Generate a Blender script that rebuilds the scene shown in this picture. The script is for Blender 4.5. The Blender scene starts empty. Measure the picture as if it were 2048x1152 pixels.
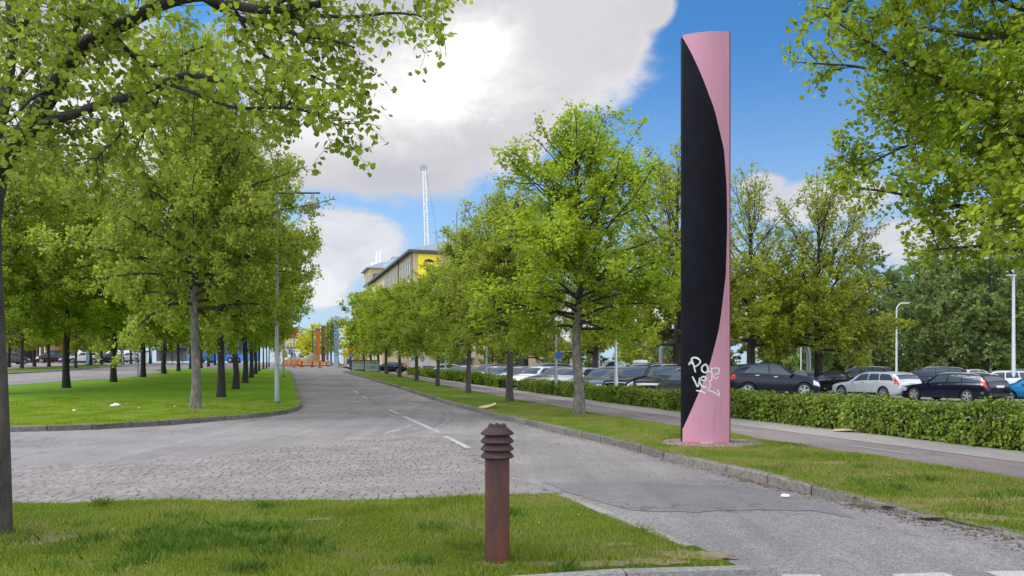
import bpy, bmesh, math, random
import numpy as np
from mathutils import Vector, Matrix, geometry
R = math.radians
rnd = random.Random(7)

# ------------------------------------------------------------------ camera / view
F, H0, HY = 1500.0, 1.6, 727.0          # focal length in photo pixels, eye height, horizon row
scene = bpy.context.scene
col = scene.collection
cam_d = bpy.data.cameras.new('camera'); cam = bpy.data.objects.new('camera', cam_d); col.objects.link(cam)
cam.location = (0, 0, H0); cam.rotation_euler = (R(90), 0, 0)
cam_d.sensor_width = 36; cam_d.lens = F/2048*36; cam_d.shift_y = (HY-576)/2048
cam_d.clip_start = .1; cam_d.clip_end = 6000
scene.camera = cam
scene.render.resolution_x = 1024; scene.render.resolution_y = 576
scene.view_settings.view_transform = 'Standard'; scene.view_settings.look = 'None'
scene.view_settings.exposure = 0.95; scene.view_settings.gamma = 1
SUN_EL, SUN_AZ = R(46), R(-78)           # veiled sun, high on the left

# ------------------------------------------------------------------ world: sky + clouds
world = bpy.data.worlds.new('World'); scene.world = world; world.use_nodes = True
def build_world():
    nt = world.node_tree; N = nt.nodes; L = nt.links; N.clear()
    def nd(t, **k):
        n = N.new(t)
        for a, b in k.items(): setattr(n, a, b)
        return n
    def val(x, sock):
        if isinstance(x, (int, float)): sock.default_value = x
        else: L.new(x, sock)
    def m(op, a, b=0.0, c=None, clamp=False):
        n = nd('ShaderNodeMath', operation=op, use_clamp=clamp)
        val(a, n.inputs[0]); val(b, n.inputs[1])
        if c is not None: val(c, n.inputs[2])
        return n.outputs[0]
    out = nd('ShaderNodeOutputWorld'); bg = nd('ShaderNodeBackground'); bg.inputs[1].default_value = .12
    sky = nd('ShaderNodeTexSky', sky_type='NISHITA', sun_disc=False)
    sky.sun_elevation = SUN_EL; sky.sun_rotation = SUN_AZ; sky.air_density = 1.0; sky.dust_density = .6; sky.ozone_density = 2.2
    tc = nd('ShaderNodeTexCoord'); sp = nd('ShaderNodeSeparateXYZ'); L.new(tc.outputs['Generated'], sp.inputs[0])
    x, y, z = sp.outputs
    az = m('ARCTAN2', x, y); el = m('ARCSINE', z)
    cb = nd('ShaderNodeCombineXYZ'); L.new(az, cb.inputs[0]); L.new(m('MULTIPLY', el, 1.6), cb.inputs[1])
    def noise(scale, detail, rough, dist=0.0, off=0.0):
        mp = nd('ShaderNodeMapping'); mp.inputs['Location'].default_value = (off, off*.7, off*.3)
        L.new(cb.outputs[0], mp.inputs[0])
        n = nd('ShaderNodeTexNoise'); n.inputs['Scale'].default_value = scale; n.inputs['Detail'].default_value = detail
        n.inputs['Roughness'].default_value = rough; n.inputs['Distortion'].default_value = dist
        L.new(mp.outputs[0], n.inputs['Vector']); return m('SUBTRACT', n.outputs['Fac'], .5)
    K = .12*2**scene.view_settings.exposure
    def dc(*c): return (*[(((x/255+.055)/1.055)**2.4)/K for x in c], 1)
    n1 = noise(3.2, 8, .58, .3); n2 = noise(9, 10, .66, .3, 3.1); n3 = noise(2.2, 6, .55, .5, 7.7)
    def ae(px, py):
        a = math.atan((px-1024)/F); return a, math.atan((HY-py)/F*math.cos(a))
    def blob(px, py, rx, ry, rot=0.0):
        a0, e0 = ae(px, py); rx /= F; ry /= F
        c, s = math.cos(rot), math.sin(rot)
        da = m('SUBTRACT', az, a0); de = m('SUBTRACT', el, e0)
        u = m('ADD', m('MULTIPLY', da, c/rx), m('MULTIPLY', de, s/rx))
        v = m('ADD', m('MULTIPLY', da, -s/ry), m('MULTIPLY', de, c/ry))
        d = m('SQRT', m('ADD', m('MULTIPLY', u, u), m('MULTIPLY', v, v)))
        return m('SUBTRACT', 1.0, d)
    def union(bl):
        r = bl[0]
        for b in bl[1:]: r = m('SMOOTH_MAX', r, b, .12)
        return r
    def sstep(x, a, b):
        n = nd('ShaderNodeMapRange', interpolation_type='SMOOTHSTEP'); val(x, n.inputs[0])
        n.inputs[1].default_value = a; n.inputs[2].default_value = b; return n.outputs[0]
    big = union([blob(800, 120, 380, 245, .05), blob(1080, 60, 270, 190, .0), blob(740, 285, 270, 110, -.28), blob(640, 230, 190, 150),
                 blob(980, 225, 230, 120, .35), blob(1225, 70, 95, 120), blob(1300, 10, 60, 60), blob(80, 130, 330, 130), blob(300, 290, 430, 100),
                 blob(900, -330, 900, 290)])
    low = union([blob(695, 485, 135, 80, -.1), blob(620, 530, 110, 90), blob(885, 500, 40, 16), blob(1640, 400, 170, 52), blob(1525, 375, 60, 36),
                 blob(1950, 470, 260, 60), blob(1200, 640, 500, 60), blob(650, 600, 40, 14), blob(2030, 200, 60, 60)])
    d1 = m('ADD', big, m('ADD', m('MULTIPLY', n1, 1.25), m('MULTIPLY', n2, .6)))
    d2 = m('ADD', low, m('ADD', m('MULTIPLY', n1, .7), m('MULTIPLY', n2, .7)))
    # weather over the rest of the sky dome, outside the photograph
    rest = m('ADD', m('MULTIPLY', n3, 1.6), .22)
    behind = sstep(m('ABSOLUTE', az), .72, 1.2)
    d3 = m('ADD', m('MULTIPLY', rest, behind), m('MULTIPLY', m('SUBTRACT', 1, behind), -.5))
    over = m('SUBTRACT', m('MULTIPLY', sstep(el, .75, 1.1), .9), .3)
    c1 = sstep(d1, -.04, .30); c2 = m('MULTIPLY', sstep(d2, .0, .34), .88); c3 = sstep(m('MAXIMUM', d3, over), .0, .3)
    cov = m('MAXIMUM', m('MAXIMUM', c1, c2), c3)
    # brightness of the clouds: glowing where the sun stands behind, grey where thick and low
    core = union([blob(760, 190, 330, 125, .06), blob(620, 240, 180, 110), blob(920, 120, 150, 85, .5), blob(250, 230, 400, 130)])
    core = m('ADD', core, m('ADD', m('MULTIPLY', n2, .75), m('MULTIPLY', n1, .45)))
    white = sstep(core, -.18, .78)
    lit = sstep(m('ADD', m('ADD', m('MULTIPLY', blob(1130, 60, 330, 330), .7), m('MULTIPLY', n2, 1.5)), m('ADD', m('MULTIPLY', n1, .9), .10)), -.25, .75)
    rim = m('MULTIPLY', m('SUBTRACT', 1, sstep(d1, .05, .5)), .35)
    lowb = m('MULTIPLY', m('MULTIPLY', c2, m('SUBTRACT', 1, c1)), m('ADD', .42, m('MULTIPLY', m('ADD', n2, n1), 1.6)))
    back = m('MULTIPLY', behind, m('ADD', .5, m('MULTIPLY', n2, .9)))
    t = m('ADD', m('MULTIPLY', white, .56), m('MULTIPLY', m('ADD', m('ADD', m('MULTIPLY', lit, .55), rim), m('ADD', lowb, back)), .55), clamp=True)
    cr = nd('ShaderNodeValToRGB'); L.new(t, cr.inputs[0]); e = cr.color_ramp.elements
    e[0].position = 0; e[0].color = dc(199, 200, 208); e[1].position = 1; e[1].color = dc(300, 297, 294)
    q = e.new(.30); q.color = dc(220, 218, 222); q = e.new(.56); q.color = dc(246, 245, 246)
    class _o: outputs = [None, None, cr.outputs[0]]
    cm = _o
    # pale air near the horizon
    hz = nd('ShaderNodeMix', data_type='RGBA'); L.new(m('MULTIPLY', m('SUBTRACT', 1, sstep(el, -.05, .42)), .92), hz.inputs[0])
    tint = nd('ShaderNodeMix', data_type='RGBA', blend_type='MULTIPLY'); tint.inputs[0].default_value = 1
    L.new(sky.outputs[0], tint.inputs[6]); tint.inputs[7].default_value = (.25, .52, .73, 1)
    L.new(tint.outputs[2], hz.inputs[6]); hz.inputs[7].default_value = dc(196, 219, 243)
    mx = nd('ShaderNodeMix', data_type='RGBA'); L.new(cov, mx.inputs[0]); L.new(hz.outputs[2], mx.inputs[6]); L.new(cm.outputs[2], mx.inputs[7])
    # sky gain added behind and above the viewer to brighten surfaces facing it
    gain = m('ADD', m('ADD', 1.0, m('MULTIPLY', sstep(m('ABSOLUTE', az), .95, 1.7), 1.6)), m('MULTIPLY', sstep(el, .6, 1.1), .25))
    gs = nd('ShaderNodeVectorMath', operation='SCALE'); L.new(mx.outputs[2], gs.inputs[0]); L.new(gain, gs.inputs['Scale'])
    L.new(gs.outputs[0], bg.inputs[0]); L.new(bg.outputs[0], out.inputs[0])
build_world()
sd = bpy.data.lights.new('sun', 'SUN'); sun = bpy.data.objects.new('sun', sd); col.objects.link(sun)
sd.energy = 1.5; sd.angle = R(30); sd.color = (1, .96, .9)
_d = Vector((math.sin(SUN_AZ)*math.cos(SUN_EL), math.cos(SUN_AZ)*math.cos(SUN_EL), math.sin(SUN_EL)))
sun.rotation_euler = _d.to_track_quat('Z', 'Y').to_euler()

# ------------------------------------------------------------------ terrain
def sstep(t, a, b):
    t = min(1, max(0, (t-a)/(b-a))); return t*t*(3-2*t)
AY = [(-50, 0), (24, 0), (33, .12), (40, .24), (47, .40), (54, .57), (61, .74), (83, 1.2), (110, 1.65), (150, 2.0), (250, 2.3), (3000, 2.6)]
def aY(y):
    for (a, p), (b, q) in zip(AY, AY[1:]):
        if y <= b: return p+(q-p)*(y-a)/(b-a)
    return AY[-1][1]
def VV(x, y): return .951*x+.309*y          # distance across the avenue
def XV(v, y): return (v-.309*y)/.951
def gz(x, y): return aY(y)*(1-sstep(VV(x, y), 8, 18)) - (.08+.26*sstep(x, 15, 21))*sstep(VV(x, y), 13.7, 15.4)*sstep(y, 8, 20)
def rz(x, y): return gz(x, y) - (.02+.11*sstep(y+min(1.3, max(0, (x-2)*.7)), 9, 11.6))
def ray(px, py, fn):
    dx, dz = (px-1024)/F, (HY-py)/F
    y = 3.0
    while y < 400:
        if H0+dz*y <= fn(dx*y, y): break
        y += .25
    lo, hi = y-.25, y
    for _ in range(14):
        md = (lo+hi)/2
        if H0+dz*md <= fn(dx*md, md): hi = md
        else: lo = md
    return (dx*hi, hi)
def G(px, py): return ray(px, py, gz)
def RD(px, py): return ray(px, py, rz)
def AT(px, y): x = (px-1024)/F*y; return (x, y, gz(x, y))
def P3(px, py, y): return Vector(((px-1024)/F*y, y, H0+(HY-py)/F*y))

# ------------------------------------------------------------------ object helpers
def tag(o, label=None, cat=None, group=None, kind=None):
    if label: o['label'] = label
    if cat: o['category'] = cat
    if group: o['group'] = group
    if kind: o['kind'] = kind
    return o
def thing(name, label, cat, loc=(0, 0, 0), rz_=0, group=None):
    o = bpy.data.objects.new(name, None); col.objects.link(o); o.empty_display_size = .1
    o.location = loc; o.rotation_euler = (0, 0, rz_); return tag(o, label, cat, group)
def link(name, me, parent=None, mats=None):
    o = bpy.data.objects.new(name, me); col.objects.link(o)
    if parent: o.parent = parent
    if mats:
        for m_ in (mats if isinstance(mats, (list, tuple)) else [mats]): me.materials.append(m_)
    return o
def dup(o, parent=None):
    c = o.copy(); col.objects.link(c)
    if parent: c.parent = parent
    for ch in list(o.children): dup(ch, c)
    return c
class MB:
    """collects shapes; becomes one mesh"""
    def __init__(s): s.v = []; s.f = []; s.mi = []; s.cur = 0
    def add(s, vs, fs):
        b = len(s.v); s.v += [tuple(v) for v in vs]
        for f in fs: s.f.append([b+i for i in f]); s.mi.append(s.cur)
    def box(s, x0, x1, y0, y1, z0, z1, M=None):
        vs = [Vector((x, y, z)) for z in (z0, z1) for y in (y0, y1) for x in (x0, x1)]
        if M: vs = [M @ v for v in vs]
        s.add(vs, [(0, 2, 3, 1), (4, 5, 7, 6), (0, 1, 5, 4), (2, 6, 7, 3), (0, 4, 6, 2), (1, 3, 7, 5)])
    def tube(s, pts, rads, n=8, cap=True):
        pts = [Vector(p) for p in pts]
        if not isinstance(rads, (list, tuple)): rads = [rads]*len(pts)
        rings = []; a = None
        for i, p in enumerate(pts):
            d = (pts[min(i+1, len(pts)-1)]-pts[max(i-1, 0)]).normalized()
            if a is None: a = d.orthogonal().normalized()
            a = (a-d*a.dot(d)); a = a.normalized() if a.length > 1e-6 else d.orthogonal().normalized()
            b = d.cross(a); rings.append([p+(a*math.cos(t)+b*math.sin(t))*rads[i] for t in [2*math.pi*k/n for k in range(n)]])
        vs = [v for r in rings for v in r]; fs = []
        for i in range(len(pts)-1):
            for k in range(n): fs.append((i*n+k, i*n+(k+1) % n, (i+1)*n+(k+1) % n, (i+1)*n+k))
        if cap: fs.append(tuple(range(n-1, -1, -1))); fs.append(tuple(range((len(pts)-1)*n, len(pts)*n)))
        s.add(vs, fs)
    def lathe(s, prof, n=24, axis='z', M=None, cap=True):
        vs = []
        for r, z in prof:
            for k in range(n):
                t = 2*math.pi*k/n
                v = Vector((r*math.cos(t), r*math.sin(t), z)) if axis == 'z' else Vector((r*math.cos(t), z, r*math.sin(t)))
                vs.append(M @ v if M else v)
        fs = []
        for i in range(len(prof)-1):
            for k in range(n): fs.append((i*n+k, i*n+(k+1) % n, (i+1)*n+(k+1) % n, (i+1)*n+k))
        if cap: fs.append(tuple(range(n-1, -1, -1))); fs.append(tuple(range((len(prof)-1)*n, len(prof)*n)))
        s.add(vs, fs)
    def prism(s, poly, z0, z1, M=None):
        n = len(poly); vs = [Vector((x, y, z)) for z in (z0, z1) for x, y in poly]
        if M: vs = [M @ v for v in vs]
        s.add(vs, [tuple(range(n-1, -1, -1)), tuple(range(n, 2*n))]+[(i, (i+1) % n, n+(i+1) % n, n+i) for i in range(n)])
    def mesh(s, name, smooth=False):
        me = bpy.data.meshes.new(name); me.from_pydata(s.v, [], s.f)
        if any(s.mi): me.polygons.foreach_set('material_index', s.mi)
        me.validate()
        bm = bmesh.new(); bm.from_mesh(me); bmesh.ops.recalc_face_normals(bm, faces=bm.faces); bm.to_mesh(me); bm.free()
        if smooth:
            me.polygons.foreach_set('use_smooth', [True]*len(me.polygons)); me.set_sharp_from_angle(angle=R(38))
        return me
    def build(s, name, mats, parent=None, smooth=False): return link(name, s.mesh(name, smooth), parent, mats)
def quads_mesh(name, V, nper, nq_idx, mi=None):
    """V: (n, k, 3) verts; nq_idx: list of quads/tris inside each k-vertex piece (all same size)"""
    n, k = V.shape[0], V.shape[1]; q = np.array(nq_idx); fs = q.shape[1]
    faces = (np.arange(n)[:, None, None]*k + q[None]).reshape(-1)
    me = bpy.data.meshes.new(name); me.vertices.add(n*k); me.vertices.foreach_set('co', V.astype(np.float32).reshape(-1))
    me.loops.add(len(faces)); me.loops.foreach_set('vertex_index', faces.astype(np.int32))
    nf = len(faces)//fs; me.polygons.add(nf)
    me.polygons.foreach_set('loop_start', (np.arange(nf)*fs).astype(np.int32))
    me.update(calc_edges=True); return me

# ------------------------------------------------------------------ materials
MAT = {}
def nmat(name):
    m = bpy.data.materials.new(name); m.use_nodes = True; MAT[name] = m
    nt = m.node_tree; return m, nt, nt.nodes['Principled BSDF']
def simple(name, c, rough=.6, metal=0, var=.0, scale=8, c2=None, bump=0, bscale=60, coat=0, spec=None, island=0, emit=0, stretch=None):
    m, nt, b = nmat(name); N, L = nt.nodes, nt.links
    b.inputs['Base Color'].default_value = (*c, 1); b.inputs['Roughness'].default_value = rough; b.inputs['Metallic'].default_value = metal
    if coat: b.inputs['Coat Weight'].default_value = coat; b.inputs['Coat Roughness'].default_value = .04
    if spec is not None: b.inputs['Specular IOR Level'].default_value = spec
    tc = N.new('ShaderNodeTexCoord'); vec = tc.outputs['Object']
    if stretch:
        mp = N.new('ShaderNodeMapping'); mp.inputs['Scale'].default_value = stretch; L.new(vec, mp.inputs[0]); vec = mp.outputs[0]
    last = None
    if var or c2:
        t = N.new('ShaderNodeTexNoise'); t.inputs['Scale'].default_value = scale; t.inputs['Detail'].default_value = 8; t.inputs['Roughness'].default_value = .65
        L.new(vec, t.inputs['Vector'])
        r = N.new('ShaderNodeMapRange'); r.inputs[1].default_value = .32; r.inputs[2].default_value = .68; L.new(t.outputs['Fac'], r.inputs[0])
        mx = N.new('ShaderNodeMix'); mx.data_type = 'RGBA'; L.new(r.outputs[0], mx.inputs[0])
        d = c2 or tuple(x*(1-var) for x in c); u = c if c2 else tuple(min(1, x*(1+var)) for x in c)
        mx.inputs[6].default_value = (*d, 1); mx.inputs[7].default_value = (*u, 1); last = mx.outputs[2]
    if island:
        g = N.new('ShaderNodeNewGeometry'); r = N.new('ShaderNodeMapRange'); L.new(g.outputs['Random Per Island'], r.inputs[0])
        r.inputs[3].default_value = 1-island; r.inputs[4].default_value = 1+island
        v = N.new('ShaderNodeVectorMath'); v.operation = 'SCALE'; L.new(r.outputs[0], v.inputs['Scale'])
        if last: L.new(last, v.inputs[0])
        else: v.inputs[0].default_value = c
        last = v.outputs[0]
    if last: L.new(last, b.inputs['Base Color'])
    if bump:
        t = N.new('ShaderNodeTexNoise'); t.inputs['Scale'].default_value = bscale; t.inputs['Detail'].default_value = 6; L.new(vec, t.inputs['Vector'])
        bp = N.new('ShaderNodeBump'); bp.inputs['Strength'].default_value = bump; bp.inputs['Distance'].default_value = .02
        L.new(t.outputs['Fac'], bp.inputs['Height']); L.new(bp.outputs[0], b.inputs['Normal'])
    if emit: b.inputs['Emission Color'].default_value = (*c, 1); b.inputs['Emission Strength'].default_value = emit
    return m
def leaf_mat(name, c1, c2, c3, trans=.4, patch=None):
    """c1/c2 span leaf to leaf; c3 shows on a few young leaves"""
    m = bpy.data.materials.new(name); m.use_nodes = True; MAT[name] = m; nt = m.node_tree; N, L = nt.nodes, nt.links; N.clear()
    out = N.new('ShaderNodeOutputMaterial'); g = N.new('ShaderNodeNewGeometry')
    cr = N.new('ShaderNodeValToRGB'); e = cr.color_ramp.elements
    e[0].color = (*c1, 1); e[1].position = .75; e[1].color = (*c2, 1); k = e.new(1.0); k.color = (*c3, 1)
    L.new(g.outputs['Random Per Island'], cr.inputs[0])
    tc = N.new('ShaderNodeTexCoord'); nz = N.new('ShaderNodeTexNoise'); nz.inputs['Scale'].default_value = .9; nz.inputs['Detail'].default_value = 3
    L.new(tc.outputs['Object'], nz.inputs['Vector'])
    r = N.new('ShaderNodeMapRange'); r.inputs[1].default_value = .3; r.inputs[2].default_value = .7; r.inputs[3].default_value = .72; r.inputs[4].default_value = 1.2
    L.new(nz.outputs['Fac'], r.inputs[0]); sc = N.new('ShaderNodeVectorMath'); sc.operation = 'SCALE'
    oi = N.new('ShaderNodeObjectInfo'); hs = N.new('ShaderNodeHueSaturation'); L.new(cr.outputs[0], hs.inputs['Color'])
    for sock, lo, hi in (('Hue', .489, .503), ('Value', .92, 1.06), ('Saturation', .94, 1.03)):
        q = N.new('ShaderNodeMapRange'); q.inputs[3].default_value = lo; q.inputs[4].default_value = hi; L.new(oi.outputs['Random'], q.inputs[0]); L.new(q.outputs[0], hs.inputs[sock])
    L.new(hs.outputs[0], sc.inputs[0]); L.new(r.outputs[0], sc.inputs['Scale'])
    if patch:
        n2 = N.new('ShaderNodeTexNoise'); n2.inputs['Scale'].default_value = .9; n2.inputs['Detail'].default_value = 9; n2.inputs['Roughness'].default_value = .7; L.new(tc.outputs['Object'], n2.inputs['Vector'])
        r2 = N.new('ShaderNodeMapRange'); r2.inputs[1].default_value = patch[3]-.07; r2.inputs[2].default_value = patch[3]+.09; r2.inputs[4].default_value = .8; L.new(n2.outputs['Fac'], r2.inputs[0])
        px_ = N.new('ShaderNodeMix'); px_.data_type = 'RGBA'; L.new(r2.outputs[0], px_.inputs[0]); L.new(sc.outputs[0], px_.inputs[6]); px_.inputs[7].default_value = (*patch[:3], 1)
        sc = N.new('ShaderNodeVectorMath'); sc.operation = 'SCALE'; sc.inputs['Scale'].default_value = 1; L.new(px_.outputs[2], sc.inputs[0])
    d = N.new('ShaderNodeBsdfPrincipled'); L.new(sc.outputs[0], d.inputs['Base Color']); d.inputs['Roughness'].default_value = .45
    d.inputs['Specular IOR Level'].default_value = .22
    t = N.new('ShaderNodeBsdfTranslucent'); L.new(sc.outputs[0], t.inputs['Color'])
    mx = N.new('ShaderNodeMixShader'); mx.inputs[0].default_value = trans
    L.new(d.outputs[0], mx.inputs[1]); L.new(t.outputs[0], mx.inputs[2]); L.new(mx.outputs[0], out.inputs[0]); return m
leaf_mat('lime_leaf', (.25, .365, .026), (.395, .505, .036), (.50, .57, .065), .55)
leaf_mat('lime_leaf_pale', (.27, .33, .03), (.38, .43, .04), (.46, .50, .07), .5)
leaf_mat('lime_leaf_deep', (.20, .30, .024), (.33, .43, .034), (.43, .50, .06), .53)
leaf_mat('yellow_leaf_sun_tint', (.55, .58, .01), (.75, .74, .015), (.8, .8, .05), .45)  # flowering yellow, brightened to carry the sunlight on the distant maples
leaf_mat('birch_leaf', (.17, .26, .075), (.28, .37, .10), (.36, .44, .12), .5)
leaf_mat('dark_leaf', (.09, .18, .034), (.18, .29, .055), (.26, .37, .07), .45)
leaf_mat('hedge_leaf', (.105, .19, .010), (.215, .33, .020), (.33, .44, .045), .38)
leaf_mat('grass_blade', (.185, .30, .014), (.35, .46, .022), (.38, .42, .10), .4, patch=(.36, .33, .12, .555))
leaf_mat('grass_tuft', (.07, .17, .012), (.14, .27, .02), (.3, .36, .08), .4)
leaf_mat('grass_blade_dry', (.17, .27, .018), (.31, .42, .032), (.42, .40, .13), .4, patch=(.42, .33, .14, .515))
simple('bark', (.12, .10, .08), .9, c2=(.035, .03, .026), scale=9, bump=.9, bscale=30, stretch=(1, 1, .35))
simple('bark_pale', (.27, .24, .20), .9, c2=(.07, .065, .05), scale=7, bump=.8, bscale=30, stretch=(1, 1, .5))
simple('bark_dark', (.05, .042, .035), .9, c2=(.018, .016, .014), scale=9, bump=.9, bscale=30, stretch=(1, 1, .35))
simple('bark_birch', (.62, .60, .55), .8, c2=(.10, .09, .08), scale=4, bump=.4, stretch=(1, 1, 3))
simple('rust', (.145, .042, .020), .8, c2=(.036, .020, .017), scale=5, bump=.35, bscale=90, stretch=(1, 1, .35))
simple('rust_head', (.075, .034, .025), .7, c2=(.026, .018, .018), scale=9, bump=.35, bscale=120)
simple('black_panel', (.006, .006, .010), .6, var=.35, scale=3, bump=.05, spec=.12)
simple('gravel', (.22, .17, .15), .9, island=.55)
simple('granite', (.34, .32, .29), .85, c2=(.16, .15, .14), scale=30, bump=.6, bscale=70, island=.22)
simple('cobble', (.25, .225, .213), .8, c2=(.165, .148, .142), scale=1.1, bump=.3, bscale=90, island=.13)
simple('cobble_bed', (.10, .085, .07), .95, var=.4, scale=30)
simple('grey_steel', (.30, .32, .34), .5, .3, var=.12, scale=5)
simple('dark_steel', (.07, .08, .09), .5, .3, var=.15)
simple('pale_steel', (.50, .53, .56), .45, .3, var=.1)
simple('white_paint', (.78, .78, .76), .6, var=.06, scale=12)
simple('road_paint', (.50, .49, .47), .8, c2=(.23, .22, .21), scale=26)
simple('zebra_paint', (.50, .49, .47), .8, c2=(.28, .27, .26), scale=30)
simple('cardboard', (.46, .36, .24), .85, var=.15, scale=6)
simple('plastic_bag', (.80, .80, .78), .4, var=.08)
simple('red_plastic', (.62, .03, .02), .5, var=.1); simple('orange_plastic', (.75, .13, .02), .5, var=.1)
simple('yellow_plastic', (.80, .52, .02), .5, var=.06); simple('black_rubber', (.02, .02, .02), .8)
simple('corten_orange', (.55, .14, .025), .7, c2=(.38, .08, .02), scale=2); simple('corten_red', (.20, .045, .025), .8, c2=(.13, .035, .025), scale=2)
simple('pylon_blue', (.36, .52, .66), .5, var=.06, scale=2); simple('pylon_letter', (.05, .09, .14), .6)
simple('sign_grey', (.40, .45, .44), .6, var=.06); simple('sign_letter', (.06, .08, .09), .6); simple('sign_blue', (.02, .10, .42), .5)
simple('sign_white', (.8, .8, .8), .5); simple('sign_yellow', (.85, .66, .01), .5, var=.04); simple('sign_orange', (.82, .30, .02), .5)
simple('sign_red', (.6, .02, .02), .5); simple('sign_black', (.02, .02, .02), .6)
simple('tyre', (.018, .018, .02), .85); simple('rim', (.42, .43, .45), .35, .5); simple('rim_dark', (.03, .03, .035), .5)
simple('arch', (.012, .012, .013), .8); simple('plate', (.75, .75, .72), .5); simple('chrome', (.75, .75, .76), .18, .9)
simple('lamp_glass', (.55, .57, .60), .15, .2, coat=1); simple('tail_glass', (.50, .012, .015), .2, coat=1); simple('grille_black', (.015, .015, .016), .45)
simple('car_glass', (.045, .062, .080), .05, spec=.5)
simple('window_glass', (.05, .065, .085), .12, spec=.8)
simple('seat_dark', (.03, .03, .03), .8)
for n_, c_ in dict(black=(.006, .006, .009), navy=(.006, .008, .022), charcoal=(.022, .024, .03), silver=(.46, .48, .50), white=(.74, .75, .76),
                   grey=(.13, .14, .155), steel_blue=(.07, .11, .19), teal=(.0, .17, .36), red=(.30, .02, .02), light_silver=(.58, .60, .62), beige=(.36, .33, .28)).items():
    simple('paint_'+n_, c_, .14, .25 if n_ not in ('white', 'black') else 0)
# pink panel with run-down grime
def pink():
    m, nt, b = nmat('pink_panel'); N, L = nt.nodes, nt.links
    tc = N.new('ShaderNodeTexCoord'); mp = N.new('ShaderNodeMapping'); mp.inputs['Scale'].default_value = (9, 9, .55); L.new(tc.outputs['Object'], mp.inputs[0])
    t = N.new('ShaderNodeTexNoise'); t.inputs['Scale'].default_value = 1.4; t.inputs['Detail'].default_value = 7; L.new(mp.outputs[0], t.inputs['Vector'])
    r = N.new('ShaderNodeMapRange'); r.inputs[1].default_value = .56; r.inputs[2].default_value = .95; L.new(t.outputs['Fac'], r.inputs[0])
    mx = N.new('ShaderNodeMix'); mx.data_type = 'RGBA'; L.new(r.outputs[0], mx.inputs[0])
    mx.inputs[6].default_value = (.60, .285, .37, 1); mx.inputs[7].default_value = (.42, .20, .26, 1); L.new(mx.outputs[2], b.inputs['Base Color'])
    b.inputs['Roughness'].default_value = .5; b.inputs['Specular IOR Level'].default_value = .3
pink()
simple('edge_red', (.16, .02, .03), .6); simple('fluor_red', (.75, .06, .08), .6)
def asphalt(name, c, spk=.35, big=.16, tint=None):
    m, nt, b = nmat(name); N, L = nt.nodes, nt.links; tc = N.new('ShaderNodeTexCoord')
    def nz(s, d=6, sc=None):
        t = N.new('ShaderNodeTexNoise'); t.inputs['Scale'].default_value = s; t.inputs['Detail'].default_value = d; t.inputs['Roughness'].default_value = .65
        if sc:
            mp = N.new('ShaderNodeMapping'); mp.inputs['Scale'].default_value = sc; mp.inputs['Rotation'].default_value = (0, 0, R(-18)); L.new(tc.outputs['Object'], mp.inputs[0]); L.new(mp.outputs[0], t.inputs['Vector'])
        else: L.new(tc.outputs['Object'], t.inputs['Vector'])
        return t.outputs['Fac']
    def mr(x, a, b_, c0, d0):
        r = N.new('ShaderNodeMapRange'); L.new(x, r.inputs[0])
        for i, v in enumerate((a, b_, c0, d0)): r.inputs[i+1].default_value = v
        return r.outputs[0]
    def mul(a, b_):
        n = N.new('ShaderNodeMath'); n.operation = 'MULTIPLY'; L.new(a, n.inputs[0]); L.new(b_, n.inputs[1]); return n.outputs[0]
    vo = N.new('ShaderNodeTexVoronoi'); vo.inputs['Scale'].default_value = 75; L.new(tc.outputs['Object'], vo.inputs['Vector'])
    sepc = N.new('ShaderNodeSeparateColor'); L.new(vo.outputs['Color'], sepc.inputs[0])
    s1 = mr(sepc.outputs[0], 0, 1, 1-spk, 1+spk)
    s = mul(mul(s1, mr(nz(.35, 5), .3, .7, 1-big, 1+big)), mul(mr(nz(1.3, 8), .3, .7, .92, 1.08), mr(nz(.8, 5, (3.2, .12, 1)), .3, .7, 1-big*.6, 1+big*.6)))
    # fine cracks
    vc = N.new('ShaderNodeTexVoronoi'); vc.feature = 'DISTANCE_TO_EDGE'; vc.inputs['Scale'].default_value = .22
    wv = N.new('ShaderNodeMix'); wv.data_type = 'VECTOR'; wv.inputs[0].default_value = .12
    tn = N.new('ShaderNodeTexNoise'); tn.inputs['Scale'].default_value = 1.2; tn.inputs['Detail'].default_value = 8
    L.new(tc.outputs['Object'], tn.inputs['Vector']); L.new(tc.outputs['Object'], wv.inputs[4]); sc2 = N.new('ShaderNodeVectorMath'); sc2.operation = 'SCALE'; sc2.inputs['Scale'].default_value = 14
    L.new(tn.outputs['Color'], sc2.inputs[0]); L.new(sc2.outputs[0], wv.inputs[5]); L.new(wv.outputs[1], vc.inputs['Vector'])
    crack = mr(vc.outputs['Distance'], .0, .007, .62, 1.0)
    s = mul(s, crack)
    v = N.new('ShaderNodeVectorMath'); v.operation = 'SCALE'; L.new(s, v.inputs['Scale']); v.inputs[0].default_value = c; L.new(v.outputs[0], b.inputs['Base Color'])
    b.inputs['Roughness'].default_value = .85; b.inputs['Specular IOR Level'].default_value = .3
    bp = N.new('ShaderNodeBump'); bp.inputs['Strength'].default_value = .5; bp.inputs['Distance'].default_value = .006; L.new(s1, bp.inputs['Height']); L.new(bp.outputs[0], b.inputs['Normal'])
simple('granite_dark', (.20, .18, .155), .9, c2=(.085, .075, .065), scale=14, bump=.8, bscale=50, island=.25)
asphalt('asphalt', (.205, .190, .186), .4, .22); asphalt('asphalt_patch', (.166, .157, .161), .25, .2); asphalt('cycle_path', (.205, .172, .168), .25, .10)
asphalt('foot_path', (.28, .262, .245), .2, .08); asphalt('parking_asphalt', (.215, .205, .20), .25, .12)
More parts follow.
